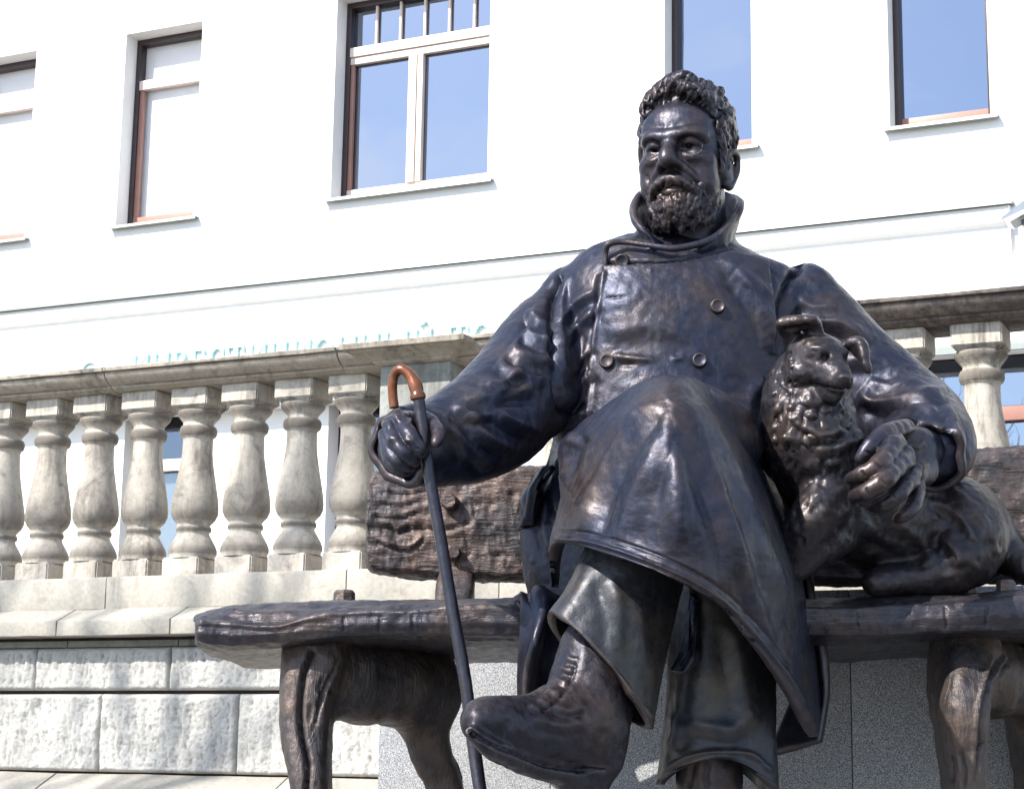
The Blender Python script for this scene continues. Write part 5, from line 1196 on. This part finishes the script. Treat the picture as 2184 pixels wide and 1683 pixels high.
for sx in (-1, 1):
    KC([(sx * 4.6, 4.2, -4.4), (sx * 3.2, 7.2, -4.7), (sx * 2.0, 10.2, -4.5), (sx * .2, 11.6, -4.2)], [.25, .35, .4, .35], .35, 'sub', n=14)
    KC([(sx * 1.4, 5.3, 3.0), (sx * 3.0, 5.2, 3.7), (sx * 4.8, 3.6, 3.4)], [.4, .5, .45], 1.0, n=8)
    KE((sx * 3.1, 5.8, 1.7), (1.9, 1.5, 1.5), .6, 'sub'); KE((sx * 3.1, 4.85, 1.7), (1.35, 1.25, 1.25), .1)
    KC([(sx * 1.6, 5.5, 1.3), (sx * 2.5, 5.9, 2.75), (sx * 3.7, 5.5, 2.9), (sx * 4.8, 4.4, 1.9)], [.22, .28, .3, .22], .3, n=12)
    KC([(sx * 1.6, 5.5, 1.2), (sx * 2.7, 5.9, .6), (sx * 3.8, 5.4, .6), (sx * 4.7, 4.5, 1.4)], [.22, .28, .28, .22], .3, n=12)
    KE((sx * 2.9, 6.1, 1.75), (.7, .6, .7), .1, 'sub')
KE((0, 11.9, -1.9), (2.0, 1.5, 1.35), .3); KE((-.95, 13.2, -2.0), (.55, .7, .42), .15, 'sub'); KE((.95, 13.2, -2.0), (.55, .7, .42), .15, 'sub'); KE((-2.3, 12.3, -2.2), (.4, .8, .3), .2, 'sub')
# ears
for sh in ([(1692, 722, 4.60, 22), (1680, 700, 4.58, 18)], [(1680, 700, 4.58, 18), (1700, 690, 4.56, 14), (1728, 686, 4.54, 12), (1738, 688, 4.53, 9)], [(1672, 700, 4.58, 15), (1668, 690, 4.55, 10), (1700, 684, 4.53, 9), (1735, 682, 4.52, 8)], [(1740, 690, 4.54, 8), (1742, 705, 4.55, 10), (1730, 720, 4.57, 14)],
           [(1806, 735, 4.60, 12), (1830, 730, 4.58, 11), (1840, 745, 4.56, 11), (1846, 772, 4.55, 9), (1852, 792, 4.55, 6)], [(1825, 740, 4.60, 12), (1838, 760, 4.57, 10)]): D(*sh, k=.01, n=3 * len(sh))
# neck ruff overlapping the body mesh
D((1712, 806, 4.68, 58), (1718, 862, 4.67, 76), (1726, 905, 4.67, 78), k=.045, n=8)
r_ = random.Random(5)
f.blur(1)
for k in range(110):
    th = r_.uniform(-1.25, 1.15); v = r_.uniform(812, 935); c0 = P(1726, v, 4.64); rr = m(79) * (1.0 if v > 840 else .86)
    if th > .3 and v < 860: continue
    if th > -.3 and v < 815: continue
    q = c0 + np.array([math.sin(th), -math.cos(th), 0]) * rr; q2 = q + np.array([r_.uniform(-.012, .012), -.004, -.026]); q3 = q2 + np.array([r_.uniform(-.016, .016), .008, -.026])
    f.chain([q - (q - c0) * .06, q2, q3], [.006, .009, .002], .010)
def w_dh(s):
    for k in range(40): u = r_.uniform(1650, 1700); v = r_.uniform(730, 850); s.stroke([(u, v), (u - 3, v + r_.uniform(6, 14))], 2.2, r_.choice((-1, 1)) * .003)
    s.stroke([(1668, 702), (1695, 700), (1728, 692)], 4, -.006); s.noise(30, .002, 3, 3); s.noise(80, .001, 2, 5)
add_part('head', f.poly(), M_DOG, dog, w_dh)
# ---------------------------------------------------------------- bare tree left of the terrace: its twigs dapple the balustrade
def tree(x, y, H, seed, label='tall leafless tree left of the terrace, its twigs dappling the stone rail', dense=False):
    r_ = random.Random(seed); root = empty('bare_tree', (x, y, 0)); tag(root, label, 'tree')
    m_ = flat('tree_bark', (.10, .085, .07), .9, var=.2, bmp=.01)
    V = []; F = []; TV = []; TF = []
    def seg(a, b, ra, rb, V, F, k=6):
        a = Vector(a); b = Vector(b); d = (b - a).normalized(); q = d.orthogonal().normalized(); w = d.cross(q); o = len(V)
        for c_, rr in ((a, ra), (b, rb)):
            for i in range(k): t = 2 * math.pi * i / k; V.append(tuple(c_ + (q * math.cos(t) + w * math.sin(t)) * rr))
        for i in range(k): F.append([o + i, o + (i + 1) % k, o + k + (i + 1) % k, o + k + i])
    def grow(p, d, L, r, depth):
        n = 4; q = Vector(p)
        for i in range(n):
            d = (d + Vector((r_.uniform(-.16, .16), r_.uniform(-.16, .16), .04))).normalized(); e = q + d * L / n; seg(q, e, r * (1 - i / n * .4), r * (1 - (i + 1) / n * .4), V, F, 8 if depth < 2 else 5); q = e
            if depth < (4 if dense else 3) and (i > 0 or depth > 0):
                for _ in range(2 if depth < 2 else 1):
                    s_ = (d + Vector((r_.uniform(-1, 1), r_.uniform(-1, 1), r_.uniform(-.1, .7))) * .85).normalized(); grow(q, s_, L * r_.uniform(.5, .72), r * .48, depth + 1)
    for i in range(6): seg((x + .05 * math.sin(i), y, H * .05 * i), (x + .05 * math.sin(i + 1), y, H * .05 * (i + 1)), .20 - .015 * i, .20 - .015 * (i + 1), TV, TF, 14)
    grow((x + .05 * math.sin(6), y, H * .3), Vector((0, 0, 1)), H * .36, .11, 0)
    mesh_obj('trunk', TV, TF, m_, root); mesh_obj('crown_branches', V, F, m_, root)
tree(-7.6, 4.2, 10.5, 4)
tree(-11.0, -6.0, 9.5, 9, 'bushy leafless tree behind the viewer, mirrored in the ground floor window at the right', True)
